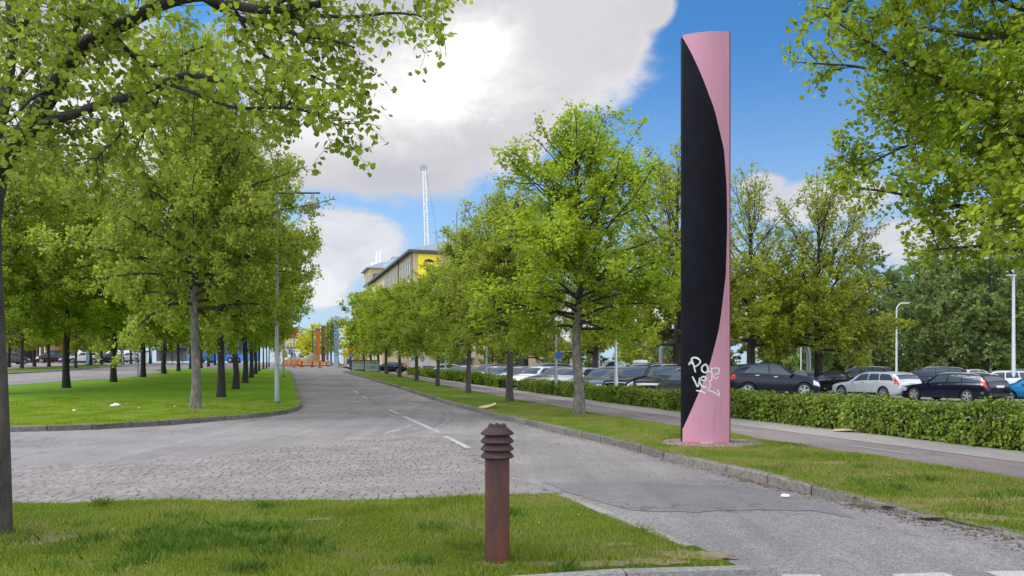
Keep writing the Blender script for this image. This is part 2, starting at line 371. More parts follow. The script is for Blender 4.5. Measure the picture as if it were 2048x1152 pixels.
def grassmat(name, ca, cb_, cd, dry):
    m, nt, b = nmat(name); N, L = nt.nodes, nt.links; tc = N.new('ShaderNodeTexCoord')
    def nz(s, d=8):
        t = N.new('ShaderNodeTexNoise'); t.inputs['Scale'].default_value = s; t.inputs['Detail'].default_value = d; t.inputs['Roughness'].default_value = .65; L.new(tc.outputs['Object'], t.inputs['Vector']); return t.outputs['Fac']
    def mr(x, a, b_):
        r = N.new('ShaderNodeMapRange'); L.new(x, r.inputs[0]); r.inputs[1].default_value = a; r.inputs[2].default_value = b_; return r.outputs[0]
    def mix(f, a, b_):
        x = N.new('ShaderNodeMix'); x.data_type = 'RGBA'; L.new(f, x.inputs[0])
        for s_, v in ((6, a), (7, b_)):
            if isinstance(v, tuple): x.inputs[s_].default_value = (*v, 1)
            else: L.new(v, x.inputs[s_])
        return x.outputs[2]
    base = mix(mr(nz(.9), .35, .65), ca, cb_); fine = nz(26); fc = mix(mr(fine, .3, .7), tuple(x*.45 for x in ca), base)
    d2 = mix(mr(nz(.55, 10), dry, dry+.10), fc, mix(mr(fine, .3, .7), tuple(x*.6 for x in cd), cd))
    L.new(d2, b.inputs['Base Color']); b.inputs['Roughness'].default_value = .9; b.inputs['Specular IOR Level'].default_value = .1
    bp = N.new('ShaderNodeBump'); bp.inputs['Strength'].default_value = 1; bp.inputs['Distance'].default_value = .05; L.new(nz(38), bp.inputs['Height']); L.new(bp.outputs[0], b.inputs['Normal'])
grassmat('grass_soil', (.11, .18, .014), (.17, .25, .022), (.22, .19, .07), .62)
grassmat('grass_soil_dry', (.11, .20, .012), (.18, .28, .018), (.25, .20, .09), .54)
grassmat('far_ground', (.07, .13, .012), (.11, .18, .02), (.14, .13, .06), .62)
def brickmat(name, c1, c2, mortar, s=1.0):
    m, nt, b = nmat(name); N, L = nt.nodes, nt.links; tc = N.new('ShaderNodeTexCoord'); br = N.new('ShaderNodeTexBrick')
    mp = N.new('ShaderNodeMapping'); mp.inputs['Rotation'].default_value = (R(90), 0, 0); L.new(tc.outputs['Object'], mp.inputs[0]); L.new(mp.outputs[0], br.inputs['Vector'])
    br.inputs['Color1'].default_value = (*c1, 1); br.inputs['Color2'].default_value = (*c2, 1); br.inputs['Mortar'].default_value = (*mortar, 1)
    br.inputs['Scale'].default_value = s; br.inputs['Brick Width'].default_value = .6; br.inputs['Row Height'].default_value = .22; br.inputs['Mortar Size'].default_value = .02
    L.new(br.outputs[0], b.inputs['Base Color']); b.inputs['Roughness'].default_value = .85
brickmat('yellow_brick', (.56, .42, .23), (.47, .35, .19), (.42, .36, .26)); brickmat('red_brick', (.28, .09, .06), (.20, .07, .05), (.2, .15, .12))  # yellow brick lightened to stand in for sunlight on the walls
simple('concrete', (.42, .40, .37), .85, var=.1, scale=2); simple('roof_metal', (.36, .42, .46), .5, .2, var=.08, scale=1); simple('roof_dark', (.07, .075, .08), .7)
simple('tile_red', (.42, .10, .05), .8, var=.2, scale=3); simple('cladding_dark', (.035, .04, .06), .5, var=.15, scale=.4); simple('wood_panel', (.35, .12, .08), .7, var=.3, scale=1.5, stretch=(1, 1, .1))
simple('bus_blue', (.02, .17, .62), .35, coat=1); simple('cream_wall', (.58, .50, .38), .85, var=.1, scale=1)
simple('dirt', (.20, .155, .085), .95, var=.35, scale=2, bump=.6, bscale=5); simple('petal', (.62, .58, .30), .8, island=.3); simple('debris', (.10, .06, .035), .9, island=.5)

# ------------------------------------------------------------------ ground sheets
def sheet(name, poly, zf, mats, step=2.0, lump=0, kind='structure', fine=None):
    vs = [Vector((x, y, 0)) for x, y in poly]
    tris = geometry.tessellate_polygon([vs])
    bm = bmesh.new(); bv = [bm.verts.new(v) for v in vs]
    for t in tris:
        try: bm.faces.new([bv[i] for i in t])
        except ValueError: pass
    for ax in (0, 1):
        lo = min(p[ax] for p in poly); hi = max(p[ax] for p in poly); cuts = []; k = lo+step
        while k < hi: cuts.append(k); k += step if k < 140 else step*8
        if fine: cuts = [c for c in cuts if not fine[ax][0] < c < fine[ax][1]]+[c for c in np.arange(*fine[ax]) if lo < c < hi]
        for k in sorted(cuts):
            co = Vector((0, 0, 0)); co[ax] = k; no = Vector((0, 0, 0)); no[ax] = 1
            bmesh.ops.bisect_plane(bm, geom=bm.verts[:]+bm.edges[:]+bm.faces[:], dist=1e-5, plane_co=co, plane_no=no)
    bmesh.ops.recalc_face_normals(bm, faces=bm.faces)
    for f in bm.faces:
        if f.normal.z < 0: f.normal_flip()
    for v in bm.verts: v.co.z = zf(v.co.x, v.co.y)
    me = bpy.data.meshes.new(name); bm.to_mesh(me); bm.free()
    me.polygons.foreach_set('use_smooth', [True]*len(me.polygons))
    return tag(link(name, me, None, mats), kind=kind)
def strip(name, line, w0, w1, zf, mat, step=2, kind='structure'):
    """band between two v-values along the avenue: line = (y0, y1)"""
    ys = np.arange(line[0], line[1]+.01, step)
    poly = [(XV(w0, y), y) for y in ys]+[(XV(w1, y), y) for y in ys[::-1]]
    return sheet(name, poly, zf, mat, step, kind=kind)
# base earth under everything, reaches the horizon
gp = [(-3000, -60), (3000, -60), (3000, 3000), (-3000, 3000)]
def base_earth():
    xs = [-3000, -800, -300]+list(range(-150, 151, 5))+[300, 800, 3000]; ys = [-60, -20]+list(range(-5, 151, 5))+[200, 300, 600, 3000]
    V = [(x, y, gz(x, y)-.35) for y in ys for x in xs]; n = len(xs)
    Fc = [(j*n+i, j*n+i+1, (j+1)*n+i+1, (j+1)*n+i) for j in range(len(ys)-1) for i in range(n-1)]
    me = bpy.data.meshes.new('ground'); me.from_pydata(V, [], Fc); tag(link('ground', me, None, MAT['far_ground']), kind='structure')
base_earth()
# asphalt of both carriageways, the side road and the roundabout ahead
sheet('road', [(-70, -12), (14, -12), (12.5, 5), (XV(8.2, 12), 12), (XV(8.2, 95), 95), (40, 96), (60, 130), (-140, 130), (-150, 60)], rz, MAT['asphalt'], 2.5, fine=((-14, 9, .5), (5, 13, .25)))
kerb_px = [(2300, 1130), (2200, 1108), (2048, 1072), (1917, 1046), (1817, 1022), (1764, 1007), (1712, 996), (1600, 966), (1530, 949), (1448, 931), (1334, 905), (1228, 878), (1146, 861), (1102, 851),
           (1029, 835), (985, 826), (946, 815), (889, 801), (855, 790), (817, 778), (780, 767), (763, 763), (738, 755), (712, 748), (684, 742)]
right_kerb = [G(*p) for p in kerb_px]
right_kerb = [p for i, p in enumerate(right_kerb) if i == 0 or p[1] > right_kerb[i-1][1]]
tipy = right_kerb[-1][1]
verge = right_kerb+[(right_kerb[-1][0]+1.5, tipy+1.2)]+[(XV(10.02, y), y) for y in np.arange(tipy-1, 4, -2.5)]
def lumpy(x, y): return gz(x, y)+.008*math.sin(x*3.1+y*1.7)+.008*math.sin(x*1.3-y*2.9)
sheet('grass_verge', verge, lumpy, MAT['grass_soil_dry'], .8)
med_px = [(-700, 868), (-300, 862), (0, 854), (100, 852), (198, 849), (266, 845), (328, 842), (427, 834), (533, 826), (570, 821), (590, 816), (602, 810), (604, 803), (601, 793), (597, 780), (592, 765), (587, 752), (583, 744), (577, 738.5)]
med = [G(*p) for p in med_px]
m2 = [G(p, q) for p, q in ((340, 741.5), (260, 754), (190, 759), (100, 764), (0, 772), (-300, 790), (-700, 810))]
med_top = (med[-1][0]-3, med[-1][1]+2)
median = med+[med_top, (m2[0][0]-5, med[-1][1]+2)]+m2
grassmat('grass_soil_median', (.17, .34, .016), (.27, .45, .026), (.30, .30, .09), .64)  # colour brightened to make up for the shade of the trees
sheet('grass_median', median, lumpy, MAT['grass_soil_median'], 1.2)
isl_top = [(-900, 1012), (-400, 1008), (17, 1006), (342, 1002), (700, 1001), (970, 991), (1110, 987), (1129, 988), (1152, 996), (1193, 1013), (1260, 1040), (1351, 1075), (1416, 1103), (1471, 1128), (1485, 1133)]
isl_bot = [(1369, 1138), (1243, 1142), (1105, 1151), (900, 1166), (500, 1200), (-900, 1300)]
isl = [G(*p) for p in isl_top]+[G(*p) for p in isl_bot]
sheet('grass_island', isl, lumpy, MAT['grass_soil'], .5)
# far left verge between the left carriageway and the parking street
lk = [G(p, q) for p, q in ((-500, 764), (-200, 753), (0, 746.5), (80, 742), (130, 739), (200, 733.5), (250, 730.5))]
far_l = lk+[(lk[-1][0]-8, lk[-1][1]+8)]+[(p[0]-8.0, p[1]+9.0) for p in lk[::-1]]
sheet('grass_far_verge', far_l, gz, MAT['grass_soil'], 2)
strip('cycle_path', (5, 92), 10.0, 11.65, lambda x, y: gz(x, y)-.012, MAT['cycle_path'], 1.5)
strip('foot_path', (5, 92), 11.65, 13.1, lambda x, y: gz(x, y)-.006, MAT['foot_path'], 1.5)
strip('hedge_bed', (5, 92), 13.1, 15.0, lambda x, y: gz(x, y)-.01, MAT['grass_soil_dry'], 1.5)
sheet('parking_lot', [(XV(15, 5), 5), (90, 5), (110, 78), (20, 92), (XV(15, 92), 92)], lambda x, y: gz(x, y)-.008, MAT['parking_asphalt'], 2.5)
patch_px = [(1088, 964), (1160, 968), (1235, 966), (1316, 965), (1383, 971), (1440, 970), (1500, 974), (1560, 984), (1640, 1003), (1712, 1036), (1636, 1023), (1540, 1020), (1448, 1022), (1383, 1025), (1266, 1022), (1200, 1005), (1130, 985)]
def jag(pts, n=7, a=.035):
    out = []
    for p, q in zip(pts, pts[1:]+pts[:1]):
        for k in range(n): t = k/n; out.append((p[0]+(q[0]-p[0])*t+rnd.uniform(-a, a), p[1]+(q[1]-p[1])*t+rnd.uniform(-a, a)))
    return out
sheet('asphalt_patch', jag([RD(*p) for p in patch_px]), lambda x, y: rz(x, y)+.005, MAT['asphalt_patch'], 3, fine=((-14, 9, .5), (5, 13, .25)))

# kerbs of single granite stones
def resample(pts, step):
    pts = [Vector(p) for p in pts]; out = [pts[0].copy()]; acc = 0
    for a, b in zip(pts, pts[1:]):
        L_ = (b-a).length; t = step-acc
        while t < L_: out.append(a.lerp(b, t/L_)); t += step
        acc = (acc+L_) % step
    return out
def kerb(name, pts, side, w=.14, step=1.0, top=.012, low=.2, mat='granite'):
    b = MB(); ps = resample([(p[0], p[1]) for p in pts], step)
    nrm = []
    for i in range(len(ps)):
        d = (ps[min(i+1, len(ps)-1)]-ps[max(i-1, 0)]).normalized(); nrm.append(Vector((-d.y, d.x))*side)
    for i in range(len(ps)-1):
        d = (ps[i+1]-ps[i]); g = d.normalized()*rnd.uniform(.006, .014); j = rnd.uniform(-.006, .006)
        q = [ps[i]+g, ps[i+1]-g]; n2 = [nrm[i], nrm[i+1]]
        o = [q[k]-n2[k]*(.012+j) for k in (0, 1)]; t_ = [q[k]+n2[k]*.008 for k in (0, 1)]; inn = [q[k]+n2[k]*w for k in (0, 1)]
        vs = []
        for k in (0, 1):
            z = gz(q[k].x, q[k].y)+top+j; vs += [(o[k].x, o[k].y, z-low), (o[k].x, o[k].y, z-.02), (t_[k].x, t_[k].y, z), (inn[k].x, inn[k].y, z), (inn[k].x, inn[k].y, z-low)]
        b.add(vs, [(0, 1, 6, 5), (1, 2, 7, 6), (2, 3, 8, 7), (3, 4, 9, 8), (0, 4, 3, 2, 1), (5, 6, 7, 8, 9)])
    return tag(b.build(name, MAT[mat]), kind='structure')
kerb('kerb_of_verge', right_kerb, -1, mat='granite_dark')
kerb('kerb_of_median', med, 1, step=1.0, mat='granite_dark')
kerb('kerb_of_median_rear', m2, 1, step=1.2)
kerb('kerb_of_far_verge', lk, 1, step=1.2)
kerb('kerb_of_island', [G(*p) for p in isl_top[7:]], -1, w=.12, step=.7, top=.006)
kerb('kerb_of_island_front', [G(*p) for p in [(1492, 1135)]+isl_bot[:5]], 1, w=.13, step=1.0, top=.02)

# cobbled apron: every sett a little block of its own
from mathutils.geometry import intersect_point_line
def inside(p, poly):
    x, y = p; r = False; n = len(poly)
    for i in range(n):
        (x1, y1), (x2, y2) = poly[i], poly[(i+1) % n]
        if (y1 > y) != (y2 > y) and x < (x2-x1)*(y-y1)/(y2-y1)+x1: r = not r
    return r
cob_px = [(-900, 940), (-300, 937), (14, 932), (263, 925), (408, 914), (553, 897), (703, 881), (797, 873), (850, 871), (891, 875), (923, 895), (967, 928), (1018, 950), (1060, 969), (1100, 982), (1129, 989),
          (1105, 989), (970, 993), (700, 1003), (342, 1004), (17, 1008), (-400, 1010), (-900, 1014)]
cob_poly = [RD(*p) for p in cob_px]
sheet('cobble_bed', cob_poly, lambda x, y: rz(x, y)+.004, MAT['cobble_bed'], 3, fine=((-14, 9, .5), (5, 13, .25)))
def cobbles():
    b = MB(); ys = min(p[1] for p in cob_poly); y1 = max(p[1] for p in cob_poly); y = ys
    while y < y1:
        h = rnd.uniform(.10, .12); x = -14+rnd.uniform(0, .2)
        while x < 3.5:
            w = rnd.uniform(.13, .20); yo = .03*math.sin(x*.5)+.01*math.sin(x*1.7+y)
            cx, cy = x+w/2, y+h/2+yo
            if inside((cx, cy), cob_poly):
                g = .006; j = lambda: rnd.uniform(-.005, .005); z0 = rz(cx, cy); zt = z0+.013+rnd.uniform(-.002, .003)
                q = [(x+g+j(), y+g+yo+j()), (x+w-g+j(), y+g+yo+j()), (x+w-g+j(), y+h-g+yo+j()), (x+g+j(), y+h-g+yo+j())]
                tz = [zt+rnd.uniform(-.0015, .0015) for _ in q]; k = .93
                top = [(cx+(p[0]-cx)*k, cy+(p[1]-cy)*k, t) for p, t in zip(q, tz)]
                b.add([(p[0], p[1], z0-.01) for p in q]+[(p[0], p[1], t-.003) for p, t in zip(q, tz)]+top,
                      [(0, 1, 5, 4), (1, 2, 6, 5), (2, 3, 7, 6), (3, 0, 4, 7), (4, 5, 9, 8), (5, 6, 10, 9), (6, 7, 11, 10), (7, 4, 8, 11), (8, 9, 10, 11)])
            x += w
        y += h
    me = bpy.data.meshes.new('cobblestones'); me.from_pydata(b.v, [], b.f)
    tag(link('cobblestones', me, None, MAT['cobble']), kind='structure')
cobbles()

# painted markings
def mark(b, a, c, w, fn=rz, lift=.006, n=4):
    a, c = Vector(a), Vector(c); d = (c-a).normalized(); s = Vector((-d.y, d.x))*w/2
    for i in range(n):
        p, q = a.lerp(c, i/n), a.lerp(c, (i+1)/n)
        vs = [p-s, q-s, q+s, p+s]; b.add([(v.x, v.y, fn(v.x, v.y)+lift) for v in vs], [(0, 1, 2, 3)])
b = MB()
for a, c, w in (((890, 873), (937, 896), .14), ((808, 833), (865, 859), .13), ((867, 860), (879, 865), .10), ((778, 820), (797, 828), .10), ((772, 866), (800, 859), .09), ((812, 854), (821, 851), .08),
                ((708, 780), (717, 787), .10), ((726, 792), (733, 797), .08)):
    mark(b, RD(*a), RD(*c), w)
tag(b.build('road_marking', MAT['road_paint']), kind='structure')
b = MB()
def path(pts, w, lift):
    q = [Vector(RD(*p)) for p in pts]; sm = []
    for i in range(len(q)-1):
        p0, p1, p2, p3 = q[max(i-1, 0)], q[i], q[i+1], q[min(i+2, len(q)-1)]
        for t in (0, .25, .5, .75): sm.append(.5*((2*p1)+(p2-p0)*t+(2*p0-5*p1+4*p2-p3)*t*t+(3*p1-p0-3*p2+p3)*t**3))
    sm.append(q[-1]); vs = []
    for i, p in enumerate(sm):
        d = (sm[min(i+1, len(sm)-1)]-sm[max(i-1, 0)]).normalized(); s_ = Vector((-d.y, d.x))*w/2*rnd.uniform(.7, 1.3)
        for v in (p-s_, p+s_): vs.append((v.x, v.y, rz(v.x, v.y)+lift))
    b.add(vs, [(2*i, 2*i+1, 2*i+3, 2*i+2) for i in range(len(sm)-1)])
path([(640, 744), (660, 752), (700, 772), (735, 796), (770, 817), (800, 834)], .10, .0045)
path([(825, 803), (850, 808), (885, 822), (888, 838), (868, 853), (830, 862), (790, 868)], .16, .0035)
path([(845, 803), (880, 812), (905, 826), (902, 842), (880, 856)], .12, .0040)
path([(825, 804), (840, 804.5), (857, 806)], .10, .0050)
tag(b.build('tyre_marks', MAT['asphalt_patch']), kind='structure')
b = MB()
for i in range(14):
    y = 9.0+i*4.35-(0 if i else .3); y2 = y+1.35
    mark(b, (XV(10.86, y), y), (XV(10.86, y2), y2), .09, gz, -.004, 2)
for y in (3.2,): pass
tag(b.build('cycle_path_marking', MAT['road_paint']), kind='structure')
b = MB()
for q in ([(1562, 1150), (1640, 1150), (1690, 1200), (1590, 1200)], [(1783, 1149), (1885, 1146), (1905, 1152), (1990, 1210), (1850, 1210)], [(1968, 1144), (2100, 1142), (2300, 1200), (2120, 1200)]):
    pts = [RD(*p) for p in q]; b.add([(x, y, rz(x, y)+.006) for x, y in pts], [tuple(range(len(pts)))])
tag(b.build('zebra_crossing', MAT['zebra_paint']), kind='structure')

# ------------------------------------------------------------------ grass blades
def blades(name, poly, dens, h, w, mat, seed, fn=lumpy, holes=None):
    r = np.random.RandomState(seed); xs = [p[0] for p in poly]; ys = [p[1] for p in poly]
    pts = []
    for x0, x1, y0, y1, k in dens:
        n = int((x1-x0)*(y1-y0)*k); X = r.uniform(x0, x1, n); Y = r.uniform(y0, y1, n)
        for x, y in zip(X, Y):
            if inside((x, y), poly) and not (holes and holes(x, y)): pts.append((x, y, fn(x, y)))
    Pn = np.array(pts); n = len(Pn); a = r.uniform(0, 2*np.pi, n)
    patch = .75+.35*np.sin(Pn[:, 0]*1.7+1.3*np.sin(Pn[:, 1]*1.1))*np.sin(Pn[:, 1]*2.1+Pn[:, 0]*.6)
    hh = h*r.uniform(.45, 1.25, n)*patch; ww = w*r.uniform(.7, 1.3, n); le = hh*r.uniform(.1, .9, n); b_ = r.uniform(0, 2*np.pi, n)
    side = np.stack([np.cos(a), np.sin(a), 0*a], 1)*ww[:, None]/2
    tip = Pn+np.stack([np.cos(b_)*le, np.sin(b_)*le, hh], 1)
    mid = Pn+np.stack([np.cos(b_)*le*.35, np.sin(b_)*le*.35, hh*.6], 1)
    V = np.stack([Pn-side, Pn+side, mid+side*.7, tip, mid-side*.7], 1)
    V[:, :2, 2] -= .01
    me = quads_mesh(name, V[:, [0, 1, 2, 3, 4]], 5, [[0, 1, 2, 3, 4]])
    o = link(name, me, None, mat); return tag(o, kind='stuff')
def bare(name, spots, mat='dirt'):
    b = MB()
    for cx, cy, rx, ry, sd_ in spots:
        r = random.Random(sd_); n = 26; ring = [(cx+math.cos(2*math.pi*i/n)*rx*r.uniform(.55, 1.15), cy+math.sin(2*math.pi*i/n)*ry*r.uniform(.55, 1.15)) for i in range(n)]
        b.add([(cx, cy, lumpy(cx, cy)+.006)]+[(x, y, lumpy(x, y)+.004) for x, y in ring], [(0, i+1, (i+1) % n+1) for i in range(n)])
    tag(b.build(name, MAT[mat]), kind='structure')
SP1 = []
for px, py, rx, ry in ((1385, 1112, .42, .16), (1300, 1125, .35, .12), (1200, 1128, .3, .10), (1100, 1128, .28, .10), (800, 1138, .35, .10), (60, 1078, .50, .28), (930, 1105, .10, .06), (1240, 1092, .18, .08), (990, 1128, .17, .12), (1420, 1108, .2, .06), (640, 1040, .2, .08), (470, 1085, .15, .07)):
    x, y = G(px, py); SP1.append((x, y, rx, ry, px))
SP2 = []
for px, py, rx, ry in ((1760, 950, .35, .25), (1860, 1000, .45, .2), (1950, 1035, .6, .22), (1660, 925, .3, .2), (1560, 930, .2, .12), (1820, 1012, .4, .15), (2000, 1000, .4, .2), (1720, 935, .25, .15)):
    x, y = G(px, py); SP2.append((x, y, rx, ry, px))
bare('bare_soil', SP1+SP2)
def thin(spots):
    def f(x, y):
        q = min(((x-a)/(c*1.25))**2+((y-b_)/(d*1.25))**2 for a, b_, c, d, _ in spots)
        return q < 1 and rnd.random() > .45+.45*q*q
    return f
_e = [Vector(G(*p)) for p in isl_top[7:]]; _e2 = [Vector(G(*p)) for p in isl_bot[:5]]; _h1 = thin(SP1)
def _near(x, y, ln, d):
    p = Vector((x, y))
    for a, c in zip(ln, ln[1:]):
        u = c-a; t = max(0, min(1, (p-a).dot(u)/u.length_squared))
        if (p-a-u*t).length < d: return True
    return False
def _t1(x, y): return _h1(x, y) or (x > .3 and (_near(x, y, _e, .10+.05*math.sin(x*9)+.03*math.sin(x*23)) or _near(x, y, _e2, .10)))
tag(blades('grass_island_blades', isl, [(-8, 4, 5.2, 6.6, 5200), (-8, 4, 6.6, 9.2, 3600), (-12, 3, 4.4, 5.2, 1500)], .055, .006, MAT['grass_blade'], 1, holes=_t1), 'short green lawn grass round the rusty bollard', 'grass')
_t2 = thin(SP2)
tag(blades('grass_verge_blades', verge, [(0, 9, 6, 11, 2600), (-1, 7, 11, 17, 1700), (-6, 5, 17, 27, 700)], .05, .009, MAT['grass_blade_dry'], 2,
       holes=lambda x, y: ((x-4.0)**2/1.0+(y-15.1)**2/.75) < 1 or _t2(x, y)), 'patchy lawn grass on the verge between road and cycle path', 'grass')
tag(blades('grass_median_blades', median, [(-16, -5, 17.5, 24, 900), (-20, -6, 24, 32, 420)], .07, .014, MAT['grass_blade'], 3), 'mown grass under the trees of the median', 'grass')

_r = random.Random(12); cl = []
for px, py in [(_r.uniform(280, 640), _r.uniform(1055, 1110)) for _ in range(34)]+[(_r.uniform(-100, 1150), _r.uniform(1012, 1145)) for _ in range(24)]:
    cl.append(G(px, py))
def tufts():
    r = np.random.RandomState(21); P_ = []
    for x, y in cl:
        n = r.randint(60, 170); q = r.normal(0, r.uniform(.05, .13), (n, 2)); P_ += [(x+a, y+b_*.8) for a, b_ in q if inside((x+a, y+b_*.8), isl)]
    for px, py in [(r.uniform(1480, 2040), r.uniform(930, 1050)) for _ in range(40)]:
        x, y = G(px, py); n = r.randint(30, 80); q = r.normal(0, .09, (n, 2)); P_ += [(x+a, y+b_) for a, b_ in q if inside((x+a, y+b_), verge)]
    P_ = np.array([(x, y, lumpy(x, y)) for x, y in P_]); n = len(P_); a = r.uniform(0, 6.28, n); h = r.uniform(.05, .11, n); w = r.uniform(.003, .006, n); ln = h*r.uniform(.2, .9, n); b_ = r.uniform(0, 6.28, n)
    sd_ = np.stack([np.cos(a), np.sin(a), 0*a], 1)*w[:, None]; tip = P_+np.stack([np.cos(b_)*ln, np.sin(b_)*ln, h], 1); mid = P_+np.stack([np.cos(b_)*ln*.35, np.sin(b_)*ln*.35, h*.6], 1)
    V = np.stack([P_-sd_, P_+sd_, mid+sd_*.7, tip, mid-sd_*.7], 1)
    tag(link('grass_tufts', quads_mesh('grass_tufts', V, 5, [[0, 1, 2, 3, 4]]), None, MAT['grass_tuft']), 'taller dark green tufts scattered in the lawn', 'grass', kind='stuff')
tufts()
# ------------------------------------------------------------------ trees
def unit(v): return v/(np.linalg.norm(v)+1e-9)
class Tree:
    def __init__(s, seed): s.r = np.random.RandomState(seed); s.tv = []; s.tf = []; s.nv = 0; s.lv = []
    def tube(s, pts, rads, n, mi=1):
        s.mi = getattr(s, 'mi', []); s.mi.append((mi, (len(pts)-1)*n)); pts = np.asarray(pts, float); d = np.gradient(pts, axis=0); d /= np.linalg.norm(d, axis=1)[:, None]+1e-9
        a = np.cross(d, [.31, .17, .93]); a /= np.linalg.norm(a, axis=1)[:, None]+1e-9; b = np.cross(d, a)
        t = np.arange(n)*2*np.pi/n; ring = pts[:, None]+(a[:, None]*np.cos(t)[None, :, None]+b[:, None]*np.sin(t)[None, :, None])*np.asarray(rads)[:, None, None]
        m = len(pts); s.tv.append(ring.reshape(-1, 3)); i = np.arange(m-1)[:, None]*n; k = np.arange(n)[None]; k2 = (k+1) % n
        s.tf.append((np.stack([i+k, i+k2, i+n+k2, i+n+k], -1).reshape(-1, 4))+s.nv); s.nv += m*n
    def curve(s, p, d, L, n, wob, up):
        pts = [np.array(p, float)]; d = unit(np.array(d, float))
        for i in range(n):
            d = unit(d+s.r.normal(0, wob, 3)+np.array([0, 0, up/n])); pts.append(pts[-1]+d*L/n)
        return np.array(pts)
    def leaves(s, pts, dens, size, spread, keep=1.0):
        L = np.linalg.norm(np.diff(pts, axis=0), axis=1).sum(); n = int(L*dens*keep+s.r.rand())
        if n <= 0: return
        t = s.r.uniform(.15, 1.05, n)*(len(pts)-1); i = np.clip(t.astype(int), 0, len(pts)-2); f = (t-i)[:, None]
        c = pts[i]*(1-f)+pts[i+1]*f+s.r.normal(0, spread, (n, 3)); s.lv.append(np.concatenate([c, (size*s.r.uniform(.6, 1.25, n))[:, None]], 1))
    def twigs(s, pts, L, o, lev=2, keep=lambda p: 1.0):
        """side shoots of a limb; L its length"""
        s.leaves(pts[-4:], o['dens'], o['leaf'], o['spread']*2, keep(pts[-1])); n = max(1, int(L/o['gap'])); ts = np.sort(s.r.uniform(o['start'], 1, n))
        for t in ts:
            x = t*(len(pts)-1); i = min(int(x), len(pts)-2); p = pts[i]+(pts[i+1]-pts[i])*(x-i); d = unit(pts[i+1]-pts[i])
            side = unit(np.cross(d, s.r.normal(0, 1, 3))*np.array([1, 1, .75])); l = (o['len']*(1-t)*L+o['min'])*s.r.uniform(.6, 1.3)
            dd = unit(d*s.r.uniform(.5, 1.1)+side); c = s.curve(p, dd, l, 4, .12, o['up'])
            s.tube(c, np.linspace(o['r'], o['r']*.35, 5), 4); k = keep(p)
            s.leaves(c[2:], o['dens']*.7, o['leaf'], o['spread'], k)
            m = max(1, int(l/o['gap2']))
            for t2 in s.r.uniform(.15, 1, m):
                x = t2*4; i = min(int(x), 3); p2 = c[i]+(c[i+1]-c[i])*(x-i); d2 = unit(c[i+1]-c[i]); sd2 = unit(np.cross(d2, s.r.normal(0, 1, 3)))
                l2 = s.r.uniform(*o['l2']); c2 = s.curve(p2, d2*.7+sd2, l2, 3, .15, o['up2'])
                s.tube(c2, np.linspace(o['r']*.45, o['r']*.2, 4), 3); s.leaves(c2, o['dens'], o['leaf'], o['spread'], k)
    def finish(s, name, leafdroop=.55, cull=None, size=1.0):
        V = np.concatenate(s.tv); Fq = np.concatenate(s.tf)
        me = bpy.data.meshes.new(name+'_trunk'); me.vertices.add(len(V)); me.vertices.foreach_set('co', V.astype(np.float32).reshape(-1))
        me.loops.add(Fq.size); me.loops.foreach_set('vertex_index', Fq.astype(np.int32).reshape(-1)); me.polygons.add(len(Fq))
        me.polygons.foreach_set('loop_start', (np.arange(len(Fq))*4).astype(np.int32)); me.update(calc_edges=True)
        me.polygons.foreach_set('use_smooth', [True]*len(Fq))
        me.polygons.foreach_set('material_index', np.concatenate([np.full(c, m_, np.int32) for m_, c in s.mi]))
        A = np.concatenate(s.lv); n = len(A); c, sz = A[:, :3], A[:, 3:4]*size; r = s.r
        az = r.uniform(0, 2*np.pi, n); dr = -leafdroop+r.normal(0, .45, n)
        d = np.stack([np.cos(az)*np.cos(dr), np.sin(az)*np.cos(dr), np.sin(dr)], 1)
        w = np.cross(d, [0, 0, 1]); w /= np.linalg.norm(w, axis=1)[:, None]+1e-9; ro = r.normal(0, .5, n)[:, None]
        nn = np.cross(w, d); w2 = w*np.cos(ro)+nn*np.sin(ro); nn = np.cross(w2, d)
        fold = r.uniform(.1, .35, n)[:, None]; base = c; hw = sz*.5
        L1 = base+d*sz*.18-w2*hw*1.0+nn*hw*fold; R1 = base+d*sz*.18+w2*hw*1.0+nn*hw*fold
        L2 = base+d*sz*.72-w2*hw*.82+nn*hw*fold*.8; R2 = base+d*sz*.72+w2*hw*.82+nn*hw*fold*.8
        tip = base+d*sz*.98-nn*sz*.08
        V = np.stack([base, L1, L2, tip, R2, R1], 1)
        le = quads_mesh(name+'_crown', V, 6, [[0, 1, 2, 3], [0, 3, 4, 5]])
        return me, le, n
